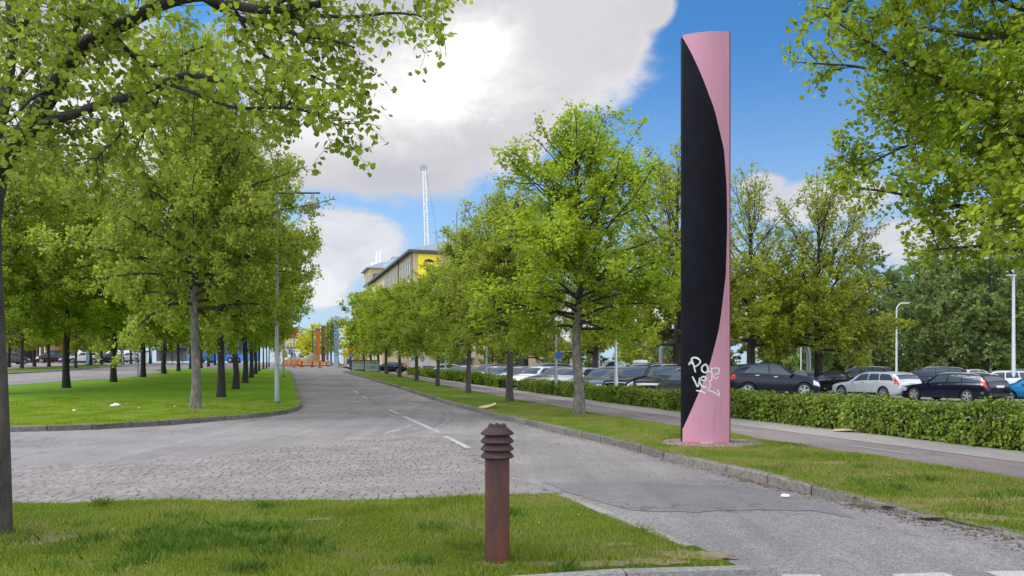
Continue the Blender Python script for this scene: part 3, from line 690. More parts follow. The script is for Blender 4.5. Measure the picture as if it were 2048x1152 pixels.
def lime(seed, H, Rr, clear, leaf=.14, dens=24, nprim=34, sparse_top=0.0, gap=.34, gap2=.20, trunk_r=.17, leaf_name='lime_leaf', bark='bark', lean=.25, up=.35, conical=.9, twig_r=.012, spread=.07, l2=(.25, .55), droop=.3, el0=10, limit=None):
    T = Tree(seed); r = T.r
    n = 12; zs = np.linspace(0, H*.93, n+1); ph = r.uniform(0, 6.28, 2); am = r.uniform(.02, .08)
    tr = np.stack([am*np.sin(zs*1.1+ph[0])+lean*.15*zs/H, am*np.sin(zs*.9+ph[1]), zs], 1); tr[0, :2] = 0; tr[0, 2] = -.15
    rad = trunk_r*(1-zs/H)**.75+.012; rad[0] *= 1.35; cut = int(np.searchsorted(zs, clear))+1; T.tube(tr[:cut+1], rad[:cut+1], 10, 0); T.tube(tr[cut:], rad[cut:], 10)
    # more rings low on the trunk so the flare and knots read
    for _ in range(3):
        z = r.uniform(.8, clear); a = r.uniform(0, 6.28); i = int(z/(H*.93)*n); c = tr[i]+(tr[i+1]-tr[i])*.3; c[2] = z
        T.tube([c, c+np.array([math.cos(a), math.sin(a), .25])*trunk_r*1.12], [trunk_r*.4, trunk_r*.22], 6, 0)
    o = dict(gap=gap, gap2=gap2, start=.12, len=.42, min=.35, up=.35, up2=-.1, r=twig_r, dens=dens, leaf=leaf, spread=spread, l2=l2)
    keep = lambda p: max(.02, 1-sparse_top*sstep(p[2]/H, .38, .75))
    for k in range(nprim):
        t = ((k+.5)/nprim)**1.05; z = clear+(H*.93-clear)*t; az = k*2.4+r.normal(0, .35)
        prof = (min(1, .72+1.3*t) if t < .22 else 1.0)*(1-max(0, t-.22)/.78*conical)**.62
        L = Rr*max(.16, prof)*r.uniform(.88, 1.08); el = R(el0+58*t+r.normal(0, 6))
        i = min(int(z/(H*.93)*n), n-1); f = z/(H*.93)*n-i; p = tr[i]*(1-f)+tr[i+1]*f
        d = np.array([math.cos(az)*math.cos(el), math.sin(az)*math.cos(el), math.sin(el)])
        c = T.curve(p, d, L*1.08/math.cos(min(el, R(45))), 7, .10, up-droop*2*(1-t))
        for _ in range(6):
            if not limit or not limit(c): break
            L *= .82; c = T.curve(p, d, L*1.08/math.cos(min(el, R(45))), 7, .08, up-droop*2*(1-t))
        r0 = max(.022, trunk_r*.36*(1-t*.75)); T.tube(c, np.linspace(r0, min(.012, twig_r), 8), 6); T.twigs(c, L, o, keep=keep)
    return T
TREES = {}
def reg(key, T, droop=.55, size=1.0):
    t, c, n = T.finish(key, droop, size=size); t.name = 'trunk_'+key; c.name = 'crown_'+key; TREES[key] = (t, c); return n
cnt = {}
for i in range(3): cnt['L%d' % i] = reg('left%d' % i, lime(11+i, 11.0, 4.7, 3.4, nprim=64, dens=56, trunk_r=.19, leaf=.105, sparse_top=.35, up=.2, gap=.32, gap2=.19, conical=.8))
for i in range(3): cnt['R%d' % i] = reg('right%d' % i, lime(31+i, 9.7, 3.35, 2.9, nprim=66, dens=45, trunk_r=.155, leaf=.092, up=.2, lean=.05, gap=.30, gap2=.18, conical=.92))
for i in range(2): cnt['F%d' % i] = reg('far%d' % i, lime(51+i, 10.0, 4.3, 2.7, nprim=32, dens=26, trunk_r=.17, leaf=.22, gap=.5, gap2=.3, up=.2))
cnt['P0'] = reg('park0', lime(71, 12.6, 5.4, 2.8, nprim=46, dens=26, sparse_top=.80, trunk_r=.30, leaf=.15, gap=.26, gap2=.17, conical=.72, up=.7, droop=.35, twig_r=.014))
cnt['P1'] = reg('park1', lime(72, 12.8, 4.6, 2.6, nprim=46, dens=24, sparse_top=.85, trunk_r=.30, leaf=.15, gap=.26, gap2=.17, conical=.7, up=.9, droop=.3, twig_r=.014))
cnt['B0'] = reg('birch0', lime(81, 15, 3.6, 2.5, nprim=48, dens=22, trunk_r=.14, leaf=.20, gap=.42, gap2=.24, conical=.8, up=-.5, droop=.9, l2=(.5, 1.3)), .9)
cnt['B1'] = reg('birch1', lime(82, 13, 3.2, 1.5, nprim=48, dens=22, trunk_r=.13, leaf=.20, gap=.42, gap2=.24, conical=.8, up=-.5, droop=.9, l2=(.5, 1.3)), .9)
cnt['D0'] = reg('dense0', lime(91, 10, 4.0, .6, nprim=48, dens=28, trunk_r=.18, leaf=.26, gap=.5, gap2=.28, conical=.75))
print('leaves', cnt)
def place_tree(key, px, y, label, group=None, s=1.0, rot=0, leafm='lime_leaf', bark='bark', name='lime_tree', cat='tree', loc=None, sx=1.0):
    X = loc or AT(px, y); t = thing(name, label, cat, X, rot, group); t.scale = (s*sx, s*sx, s)
    tm, cmesh = TREES[key]
    for nm, me, ma in (('trunk', tm, bark), ('crown', cmesh, leafm)):
        o = bpy.data.objects.new(nm, me); col.objects.link(o); o.parent = t
        if not me.materials:
            me.materials.append(MAT[ma])
            if nm == 'trunk': me.materials.append(MAT['bark_dark'])
        o.material_slots[0].link = 'OBJECT'; o.material_slots[0].material = MAT[ma]
    return t
ORD = ['nearest', 'second', 'third', 'fourth', 'fifth', 'sixth', 'seventh', 'eighth', 'ninth', 'tenth', 'eleventh', 'twelfth', 'thirteenth', 'fourteenth']
g1 = 'lime trees in the row right of the road'
for i, px in enumerate([1158, 1019, 937, 875, 833, 799, 773, 757, 741, 727]):
    y = 23.8+6.5*i
    lab = ('slender lime tree with a tall rounded crown, next left of the pink and black pillar' if i == 0 else
           'young lime tree on the verge right of the road, %s from the pillar' % ORD[i])
    place_tree('right%d' % (i % 3) if i < 7 else 'far%d' % (i % 2), px, y, lab, g1, [.915, .83, .79, .68, .67, .68, .70, .72, .74, .76][i], 1.3*i+.4, sx=[1.1, 1.04, .90, 1.0, 1.12, 1.15, 1.15, 1, 1, 1][i], bark='bark_pale' if i == 0 else 'bark')
g2 = 'lime trees along the edge of the median'
for i, px in enumerate([390, 442, 471, 490, 503, 511, 518.5, 527, 533, 538]):
    y = 26+7*i
    lab = ('lime tree with a pale grey trunk standing nearest the rounded kerb of the median' if i == 0 else
           'lime tree in the row beside the grey lamp post, %s behind the pale trunk' % ORD[i-1].replace('nearest', 'first'))
    place_tree('left%d' % (i % 3) if i < 6 else 'far%d' % (i % 2), px, y, lab, g2, [1.0, .98, .97, .95, .95, .93, .9, .86, .82, .8][i], 2.1*i, sx=[.82, .84, .84, .85, .75, .68, .56, .50, .48, .46][i], bark='bark_pale' if i == 0 else 'bark_dark')
g3 = 'lime trees in the second row of the median'
for i, (px, y) in enumerate([(2, 36), (133, 41), (227, 48), (286, 55), (328, 62), (357, 69), (381, 76), (402, 84), (417, 92), (430, 100)]):
    lab = ('dark trunked lime tree of the inner row, partly hidden behind the foreground trunk' if i == 0 else
           'dark trunked lime tree in the inner row of the median, %s counting from the left' % ORD[i].replace('nearest', 'first'))
    place_tree('left%d' % ((i+1) % 3) if i < 5 else 'far%d' % (i % 2), px, y, lab, g3, [1.0, .95, .95, .93, .9, .88, .85, .85, .85, .85][i], 1.7*i+1, bark='bark_dark')
g4 = 'lime trees on the verge beyond the left carriageway'
for i, (px, y) in enumerate([(18, 88), (44, 80), (69, 92), (98, 86), (135, 95), (181, 94), (203, 101), (245, 106), (262, 112), (300, 115), (-60, 76), (330, 122), (152, 78)]):
    place_tree('far%d' % (i % 2), px, y, 'pale green lime, %s' % ['at the far left edge', 'left of the dark clad building', 'before the dark clad building', 'in front of the grey van',
               'right of the grey van', 'left of the pale blue totem', 'beside the pale blue totem', 'left of the black traffic light', 'behind the black traffic light', 'before the bus shelter',
               'just outside the left picture edge', 'left of the blue bus', 'lowest crown behind the thick dark trunk'][i], g4, [.95, .9, .95, .92, .95, 1, .95, 1, .95, .95, .95, 1, .8][i], i*1.1, leafm='lime_leaf_pale', bark='bark_dark')
# parking lot limes, only half in leaf
place_tree('park0', 1636, 52, 'big old lime with almost bare upper branches, right of the grey pipe arch', 'old limes in the car park', 1.0, .6, 'lime_leaf_pale', 'bark_dark', sx=1.0)
place_tree('park1', 1502, 51, 'big old lime with several upright stems, just right of the pink pillar', 'old limes in the car park', 1.0, 2.2, 'lime_leaf_pale', 'bark_dark')
place_tree('park0', 1356, 45, 'big old lime partly hidden behind the black side of the pillar', 'old limes in the car park', .98, 3.9, 'lime_leaf_pale', 'bark_dark')
place_tree('park1', 1190, 60, 'thick trunked old lime behind the parked cars, right of the nearest slender verge tree', 'old limes in the car park', .86, 5.0, 'lime_leaf_pale', 'bark')
place_tree('park0', 1052, 78, 'forked lime far behind the parked cars, right of the second verge trunk', 'old limes in the car park', .8, 1.0, 'lime_leaf_pale', 'bark_dark')
place_tree('far0', 985, 86, 'low green tree behind the white parked cars', 'old limes in the car park', .75, 2.0, 'lime_leaf', 'bark_dark')
place_tree('far1', 900, 84, 'low green tree in front of the yellow brick building', 'old limes in the car park', .72, 4.0, 'lime_leaf', 'bark_dark')
# birch belt behind the parking lot
gb = 'birches behind the car park'
bl = [(1610, 80, 0, 'with a thin crooked white trunk, first right of the pillar'), (1690, 84, 1, 'between the old lime and the curved lamp post'), (1740, 76, 0, 'with a clean white trunk left of the curved lamp post'), (1846, 82, 1, 'just right of the curved lamp post'),
      (1890, 74, 0, 'with two bright stems above the dark estate car'), (1955, 80, 1, 'left of the tall lamp post'), (1980, 72, 0, 'close left of the tall lamp post'), (2060, 78, 1, 'at the right picture edge'),
      (2120, 70, 0, 'just beyond the right picture edge'), (1545, 86, 1, 'behind the two old limes'), (1250, 104, 0, 'thin, left of the grey pipe arch'), (1310, 98, 1, 'behind the grey pipe arch')]
for i, (px, y, k, w) in enumerate(bl):
    place_tree('birch%d' % k, px, y, 'birch %s' % w, gb, [.80, .82, .90, 1.0, 1.0, .95, .95, 1.05, 1, .75, .62, .62][i], i*1.3, 'birch_leaf', 'bark_birch', 'birch_tree')
dl = [(1440, 92, .75, 'behind the dark crossover car'), (1580, 98, .95, 'behind the old limes'), (1700, 100, 1.15, 'left of the curved lamp post'), (1790, 96, 1.2, 'behind the curved lamp post'), (1880, 98, 1.25, 'above the grey minivan'), (1970, 94, 1.3, 'beside the tall lamp post'), (2070, 96, 1.3, 'at the right edge'),
      (1340, 105, .55, 'behind the pipe arch leg'), (1180, 110, .6, 'behind the white van'), (1110, 118, .6, 'left of the white van'), (1010, 122, .62, 'behind the white estate car'), (1265, 112, .6, 'right of the white van')]
for i, (px, y, s, w) in enumerate(dl):
    place_tree('dense0', px, y, 'dark bushy tree %s' % w, 'dark trees closing the car park', s, i*2.2, 'dark_leaf' if i % 3 else 'birch_leaf', 'bark_dark', 'bushy_tree')
# yellow-green maples far down the avenue, their sunlight put into the leaf colour
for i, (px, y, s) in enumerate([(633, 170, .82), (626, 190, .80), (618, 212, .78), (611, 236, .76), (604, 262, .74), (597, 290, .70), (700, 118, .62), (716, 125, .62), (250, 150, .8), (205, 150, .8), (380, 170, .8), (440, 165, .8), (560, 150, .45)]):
    place_tree('far%d' % (i % 2), px, y, 'yellow flowering tree coloured as if sunlit, %s' % ['beside the orange column', 'second beyond the orange column', 'third beyond the orange column', 'fourth beyond the orange column', 'fifth beyond the orange column', 'last before the red roofed house',
               'behind the yield sign', 'right of the yield sign', 'left of the traffic light', 'right of the pale totem', 'behind the left blue bus', 'behind the right blue bus', 'left of the sand heap'][i], 'distant yellow flowering trees coloured as if sunlit', s, i*1.9, 'yellow_leaf_sun_tint', 'bark_dark', 'maple_tree', sx=1.3 if i < 6 else 1)
place_tree('right1', 663, 95, 'round green tree between the rust red column and the pale blue pylon', None, .58, 1.0, sx=.55)

# --- foreground left tree: limbs traced through space
def fore_left():
    T = Tree(5); Pt = lambda l: np.array([tuple(P3(*p)) for p in l])
    def smooth(a, k=5):
        out = []
        for i in range(len(a)-1):
            p0, p1, p2, p3 = a[max(i-1, 0)], a[i], a[i+1], a[min(i+2, len(a)-1)]
            for t in np.linspace(0, 1, k, endpoint=False): out.append(.5*((2*p1)+(-p0+p2)*t+(2*p0-5*p1+4*p2-p3)*t*t+(-p0+3*p1-3*p2+p3)*t**3))
        return np.array(out+[a[-1]])
    tr = smooth(Pt([(-16, 1078, 7.1), (-17, 1040, 7.1), (-20, 880, 7.12), (-26, 700, 7.15), (-34, 520, 7.15), (-34, 430, 7.1), (-22, 360, 7.05)]))
    T.tube(tr, np.interp(np.linspace(0, 1, len(tr)), [0, .08, .5, 1], [.20, .172, .155, .15]), 14, 0)
    limbs = [([(-26, 385, 7.1), (2, 312, 7.0), (41, 275, 6.95), (79, 222, 6.9), (106, 178, 6.85), (147, 116, 6.8), (178, 85, 6.75), (219, 61, 6.7), (267, 38, 6.65), (325, 8, 6.6), (400, -8, 6.5), (470, 10, 6.4), (540, 20, 6.35), (640, 8, 6.3)], 0.100, .03),
             ([(68, 262, 6.95), (103, 240, 6.8), (144, 229, 6.7), (191, 212, 6.6), (239, 199, 6.5), (280, 186, 6.4), (330, 164, 6.35), (380, 150, 6.3), (450, 165, 6.25), (520, 185, 6.2)], 0.048, .02),
             ([(-20, 330, 7.1), (0, 240, 7.2), (14, 180, 7.3), (20, 130, 7.4), (27, 75, 7.5), (18, 0, 7.6), (14, -160, 7.8)], 0.063, .03),
             ([(27, 80, 7.5), (58, 30, 7.6), (84, -5, 7.7), (130, -90, 7.9)], 0.041, .03),
             ([(14, 190, 7.3), (60, 130, 7.5), (100, 95, 7.8), (130, 50, 8.0), (190, 42, 8.2)], 0.026, .012),
             ([(219, 61, 6.7), (262, 108, 6.9), (290, 135, 7.1), (340, 120, 7.3), (410, 90, 7.6)], 0.026, .012),
             ([(400, -8, 6.5), (478, 36, 6.6), (533, 44, 6.7), (600, 30, 6.8), (700, 34, 6.9), (780, 26, 7.0), (835, 30, 7.0)], 0.030, .009),
             ([(470, 20, 6.5), (520, 100, 6.5), (570, 140, 6.5), (620, 150, 6.5), (660, 170, 6.5)], 0.019, .008),
             ([(330, 164, 6.35), (400, 190, 6.2), (470, 215, 6.1), (560, 215, 6.1), (620, 225, 6.1), (690, 258, 6.1)], 0.019, .007),
             ([(478, 36, 6.6), (600, 70, 6.3), (660, 80, 6.3), (710, 95, 6.3)], 0.016, .007),
             ([(239, 199, 6.5), (245, 260, 6.4), (200, 310, 6.3), (172, 345, 6.3)], 0.010, .006),
             ([(325, 175, 6.35), (300, 240, 6.3), (270, 300, 6.25)], 0.010, .006),
             ([(106, 178, 6.85), (60, 200, 6.5), (20, 240, 6.2), (-40, 260, 6.0)], 0.018, .008),
             ([(-20, 330, 7.1), (-120, 200, 7.2), (-260, 60, 7.3), (-420, -60, 7.3)], 0.067, .02),
             ([(540, 20, 6.35), (640, -40, 6.2), (760, -60, 6.1), (860, -20, 6.1)], 0.016, .007),
             ([(147, 116, 6.8), (160, 10, 6.3), (200, -90, 6.0), (280, -160, 5.8)], 0.030, .01),
             ([(-26, 420, 7.1), (20, 330, 7.6), (60, 310, 8.2), (120, 320, 8.8)], 0.022, .01)]
    o = dict(gap=.085, gap2=.10, start=.12, len=.17, min=.34, up=-.05, up2=-.5, r=.005, dens=30, leaf=.055, spread=.035, l2=(.12, .36))
    for pts, r0, r1 in limbs:
        c = smooth(Pt(pts)); T.tube(c, np.linspace(r0, r1, len(c)), 10 if r0 > .05 else 6)
        L = np.linalg.norm(np.diff(c, axis=0), axis=1).sum(); T.twigs(c, L, dict(o, start=.3 if r0 > .12 else .1))
    t, c, n = T.finish('foreground_left', .75); print('fore_left leaves', n)
    root = thing('lime_tree', 'big lime tree at the left edge whose long bare limbs arch across the upper left', 'tree')
    base = P3(-16, 1065, 7.1); 
    for nm, me, ma in (('trunk', t, ['bark', 'bark_dark']), ('crown', c, ['lime_leaf_deep'])): link(nm, me, root, [MAT[q_] for q_ in ma])
fore_left()
def fore_right():
    def lim(c):
        x = 7.15+c[:, 0]*math.cos(2.0)-c[:, 1]*math.sin(2.0); y = 8.6+c[:, 0]*math.sin(2.0)+c[:, 1]*math.cos(2.0)
        k = np.clip(y, 2, None); px = 1024+1500*x/k; py = HY-1500*(c[:, 2]-H0)/k
        return bool(((px < 1600+np.clip(py-350, 0, 250)*1.0) & (y > 2)).any())
    T = lime(8, 11.0, 4.1, 2.75, leaf=.062, dens=44, nprim=80, sparse_top=0, gap=.13, gap2=.11, trunk_r=.18, l2=(.15, .38), spread=.04, limit=lim, twig_r=.0075, conical=.5, up=.3, droop=.25)
    t, c, n = T.finish('foreground_right', .6); print('fore_right leaves', n)
    x, y = 7.15, 8.6; root = thing('lime_tree', 'lime tree whose crown hangs in from the right picture edge', 'tree', (x, y, gz(x, y)), 2.0)
    for nm, me, ma in (('trunk', t, ['bark', 'bark_dark']), ('crown', c, ['lime_leaf_deep'])): link(nm, me, root, [MAT[q_] for q_ in ma])
fore_right()

# ------------------------------------------------------------------ hedges
def hedge(label, y0, y1, seed, ht):
    root = thing('hedge', label, 'hedge', (0, 0, 0), 0, 'clipped hedges before the car park')
    r = np.random.RandomState(seed); b = MB(); ys = np.arange(y0, y1+.01, 1.0)
    for a, c in zip(ys, ys[1:]):
        q = [(XV(13.32, a), a), (XV(14.0, a), a), (XV(14.0, c), c), (XV(13.32, c), c)]; z = gz(*q[0]); zz = gz(*q[2])
        b.add([(x, y, gz(x, y)-.1) for x, y in q]+[(x, y, gz(x, y)+ht*(1.0 if a < 24 else .82)-.10) for x, y in q], [(0, 1, 5, 4), (1, 2, 6, 5), (2, 3, 7, 6), (3, 0, 4, 7), (4, 5, 6, 7)])
    b.build('hedge_core', MAT['bark_dark'], root)
    L = (y1-y0)/.951; n = int(L*(2300 if y0 < 40 else 800)); yy = y0+(y1-y0)*r.rand(n)**(1.25 if y0 < 40 else 1)
    t = r.rand(n)*(ht+1.0+ht*.5)           # unfold: front side, top, back side
    v = np.where(t < ht, 13.12, np.where(t < ht+1.0, 13.12+(t-ht), 14.12)); z = np.where(t < ht, t, np.where(t < ht+1.0, ht, ht-(t-ht-1.0)))
    bump = .08*np.sin(yy*2.3+np.sin(yy*.7)*2)+.07*np.sin(yy*5.1+1+np.sin(yy)*2)+.06*np.sin(yy*9.7+z*7)*np.sin(yy*3.3+v*4)
    v = v+r.normal(0, .055, n)-np.where(t < ht, bump*.7, 0); z = z+r.normal(0, .05, n)+np.where(z > ht-.1, bump*.8+np.abs(r.normal(0, .03, n)), 0)
    out = np.where(t < ht, -1.0, np.where(t < ht+1, 0, 1.0)); top = ((t >= ht) & (t < ht+1)).astype(float)
    z = z*np.interp(yy, [10, 19, 27, 45, 50], [1.16, 1.12, .86, .86, 1]); x = (v-.309*yy)/.951; gzv = np.array([gz(a, c) for a, c in zip(x, yy)]); c = np.stack([x, yy, gzv+z], 1)
    sz = (r.uniform(.035, .078, n)*(1.0 if y0 < 40 else 1.5))[:, None]*np.where(yy < 20, 1, 1.15)[:, None]
    nrm = np.stack([out*.951+r.normal(0, .6, n), out*.309+r.normal(0, .6, n), top+.35+r.normal(0, .4, n)], 1); nrm /= np.linalg.norm(nrm, axis=1)[:, None]
    d = np.cross(nrm, r.normal(0, 1, (n, 3))); d[:, 2] -= .35; d -= nrm*(d*nrm).sum(1)[:, None]; d /= np.linalg.norm(d, axis=1)[:, None]; w = np.cross(d, nrm)
    V = np.stack([c, c+d*sz*.3-w*sz*.45+nrm*sz*.1, c+d*sz*.75-w*sz*.38+nrm*sz*.1, c+d*sz*1.1, c+d*sz*.75+w*sz*.38+nrm*sz*.1, c+d*sz*.3+w*sz*.45+nrm*sz*.1], 1)
    link('leaves', quads_mesh('hedge_leaves', V, 6, [[0, 1, 2, 3], [0, 3, 4, 5]]), root, MAT['hedge_leaf'])
hedge('long clipped hedge running from the right edge behind the pillar', 7, 41.5, 1, .56)
hedge('shorter clipped hedge left of the gap, ending near the sign boards', 45, 74, 2, .58)

# ------------------------------------------------------------------ pillar
def pillar():
    Y = 14.9; x0, x1 = (1369.5-1024)/F*Y, (1461-1024)/F*Y; W = x1-x0; cx = (x0+x1)/2; zb, zt = .02, H0+(HY-62)/F*Y
    root = thing('pillar', 'tall slim pink and black pillar with a curved colour boundary and white graffiti', 'pillar', (cx, Y, 0))
    def yf(s): return .20*(1-s/.72)**2 if s < .72 else .05*((s-.72)/.28)**2
    bd = [(66, .0), (100, .17), (150, .385), (220, .655), (300, .865), (370, .925), (450, .94), (550, .905), (620, .81), (660, .745), (700, .635), (730, .548), (790, .305), (830, .135), (858, .012)]
    pys = [p for p, _ in bd]; bs = [q for _, q in bd]
    def zrow(py): return H0+(HY-py)/F*Y
    rows = np.linspace(66, 858, 60); blk = MB(); pk = MB()
    def panel(b, lo, hi, z0, z1, lo2, hi2, n=8):
        vs = []
        for z, l, h in ((z0, lo, hi), (z1, lo2, hi2)):
            for k in range(n+1):
                s = l+(h-l)*k/n; vs.append((x0-cx+s*W, yf(s), z))
        b.add(vs, [(k, k+1, n+1+k+1, n+1+k) for k in range(n)])
    for a, c in zip(rows, rows[1:]):
        ba, bc = np.interp(a, pys, bs), np.interp(c, pys, bs)
        panel(blk, 0, ba, zrow(a), zrow(c), 0, bc); panel(pk, ba, 1, zrow(a), zrow(c), bc, 1)
    panel(pk, 0, 1, zrow(858), zb, 0, 1, 16); panel(pk, 0, 1, zt, zrow(66), 0, 1, 16)
    for b, nm, mt in ((blk, 'black_panel', 'black_panel'), (pk, 'pink_panel', 'pink_panel')):
        me = bpy.data.meshes.new(nm); me.from_pydata(b.v, [], b.f); bm = bmesh.new(); bm.from_mesh(me); bmesh.ops.remove_doubles(bm, verts=bm.verts, dist=1e-5); bmesh.ops.recalc_face_normals(bm, faces=bm.faces); bm.to_mesh(me); bm.free()
        me.polygons.foreach_set('use_smooth', [True]*len(me.polygons)); link(nm, me, root, MAT[mt])
    # body behind the skins
    n = 20; pl = [(x0-cx+s*W, yf(s)+.004) for s in np.linspace(0, 1, n+1)]+[(x0-cx+s*W, .36+.12-yf(s)*.6) for s in np.linspace(1, 0, n+1)]
    b = MB(); b.prism(pl, zb, zt-.003); b.build('core', MAT['black_panel'], root)
    b = MB(); b.box(x1-cx-.004, x1-cx+.014, .045, .07, zb, zt); b.build('edge_trim', MAT['edge_red'], root)
    b = MB(); b.box(-.45, -.24, -.02, .02, -.01, .035); b.box(.16, .36, -.04, -.005, -.01, .035); b.build('red_footing', MAT['fluor_red'], root)
    b = MB(); b.box(-.12, .12, -.09, .04, -.04, .03); b.build('concrete_foot', MAT['concrete'], root)
    # graffiti: strokes lie 3 mm proud of the skins; coordinates from the 4.8x zoom of the photo
    st = [([(388, 335), (408, 310), (414, 272), (450, 266), (485, 290), (484, 318), (455, 345), (430, 352)], 1), ([(414, 272), (428, 330), (446, 405)], 1), ([(388, 335), (402, 308), (430, 330)], 1),
          ([(540, 328), (508, 348), (502, 385), (525, 408), (550, 400), (556, 365), (540, 328)], 1), ([(556, 345), (560, 400), (585, 398)], .8),
          ([(590, 368), (596, 430), (590, 490)], .8), ([(590, 368), (660, 368), (658, 420)], .8), ([(658, 418), (625, 425), (612, 455), (638, 466), (655, 440)], .7),
          ([(420, 448), (440, 490), (466, 545), (478, 500), (484, 460)], 1), ([(500, 485), (540, 478), (535, 452), (505, 452), (484, 485), (496, 530), (530, 552), (548, 535)], 1),
          ([(572, 480), (580, 540), (556, 575), (610, 595), (668, 632)], .7), ([(645, 575), (660, 600), (668, 632)], .7), ([(452, 582), (500, 590), (534, 608)], .8)]
    b = MB()
    for pts, k in st:
        q = []
        for zx, zy in pts:
            px, py = 1300+zx/4.8, 660+zy/4.8; s = (px-1369.5)/91.5; q.append(Vector((x0-cx+s*W, yf(s)-.004, zrow(py))))
        # subdivide to follow the curved face
        qq = []
        for i in range(len(q)-1):
            p0, p1, p2, p3 = q[max(i-1, 0)], q[i], q[i+1], q[min(i+2, len(q)-1)]
            for t in (0, .25, .5, .75):
                v = .5*((2*p1)+(p2-p0)*t+(2*p0-5*p1+4*p2-p3)*t*t+(3*p1-p0-3*p2+p3)*t**3); s = (v.x-(x0-cx))/W; v.y = yf(min(1, max(0, s)))-.004; qq.append(v)
        qq.append(q[-1]); hw = .0165*k
        for i in range(len(qq)-1):
            a, c = qq[i], qq[i+1]; d = (c-a); nn = Vector((-d.z, 0, d.x))
            if nn.length < 1e-6: continue
            nn = nn.normalized()*hw*rnd.uniform(.85, 1.1); a = a-d*.12; c = c+d*.12; up = Vector((0, -.0004*(i % 5), 0))
            b.add([a-nn+up, a+nn+up, c+nn+up, c-nn+up], [(0, 1, 2, 3)])
    b.build('graffiti', MAT['white_paint'], root)
    # gravel bed round the foot
    r = np.random.RandomState(4); n = 5200; a = r.uniform(0, 2*np.pi, n); q = np.sqrt(r.rand(n)); c = np.stack([4.02+q*np.cos(a)*.98, 15.05+q*np.sin(a)*.85, r.uniform(.0, .022, n)], 1)
    s = r.uniform(.008, .02, n)[:, None]; oc = np.array([[1, 0, 0], [0, 1, 0], [-1, 0, 0], [0, -1, 0], [0, 0, 1]], float)
    V = c[:, None]+oc[None]*s[:, None]*r.uniform(.6, 1.3, (n, 5, 1)); me = quads_mesh('gravel_bed', V, 5, [[0, 1, 4], [1, 2, 4], [2, 3, 4], [3, 0, 4]])
    tag(link('gravel_bed', me, None, MAT['gravel']), 'round bed of reddish gravel at the foot of the pillar', 'gravel', kind='stuff')
    b = MB(); b.lathe([(.0, .012), (1.0, .012), (1.0, -.02)], 40, M=Matrix.Translation((4.02, 15.05, .002)) @ Matrix.Diagonal((.98, .86, 1, 1))); tag(b.build('gravel_ground', MAT['dirt']), kind='structure')
pillar()

# ------------------------------------------------------------------ bollard
def bollard():
    x, y = G(994.5, 1124); root = thing('bollard', 'rusty round steel bollard lamp with four stacked hat shaped rings on top', 'bollard', (x, y, gz(x, y)))
    k = y/F; post = 24.5*k; hat = 33.5*k; Z = lambda py: (1125-py)*k
    b = MB(); b.lathe([(post, -.05), (post, .01), (post, Z(918)), (post*.95, Z(916))], 40); b.build('post', MAT['rust'], root, True)
    nk = post*.86
    for i, (zb, ztop) in enumerate(((918, 899), (903, 884), (888, 869))):
        b = MB(); b.lathe([(nk*.9, Z(zb)), (post*.98, Z(zb)+.001), (hat*.93, Z(zb-2)), (hat, Z(zb-4)), (hat*.985, Z(zb-6)), (nk, Z(ztop)), (nk*.9, Z(ztop))], 40)
        o = b.build('ring', MAT['rust_head'], root, True)
    b = MB(); b.lathe([(nk*.9, Z(873)), (nk, Z(872)), (hat*.93, Z(870)), (hat, Z(868)), (hat*.985, Z(866)), (18.5*k, Z(854.5)), (18*k, Z(850.5)), (17*k, Z(850)), (0.001, Z(850))], 40)
    cp = b.build('cap', MAT['rust_head'], root, True)
    b = MB(); b.lathe([(nk*.8, Z(917)), (nk*.8, Z(866))], 24); b.build('inner_tube', MAT['rust_head'], root, True)
    for a in (0.1, 1.67, 3.24, 4.81):
        b = MB(); c = Vector((math.cos(a)*13.5*k, math.sin(a)*13.5*k, Z(850))); b.lathe([(.0085, -.002), (.0085, .008), (.006, .010)], 6, M=Matrix.Translation(c)); b.build('bolt', MAT['sign_black'], cp)
    b = MB(); b.box(18.5*k, 20.5*k, -.0, .004, 0, .012, M=Matrix.Rotation(-.9, 4, 'Z')); b.v = [(v[0], v[1], v[2]+Z(863)) for v in b.v]; b.build('scratch', MAT['white_paint'], cp)
bollard()

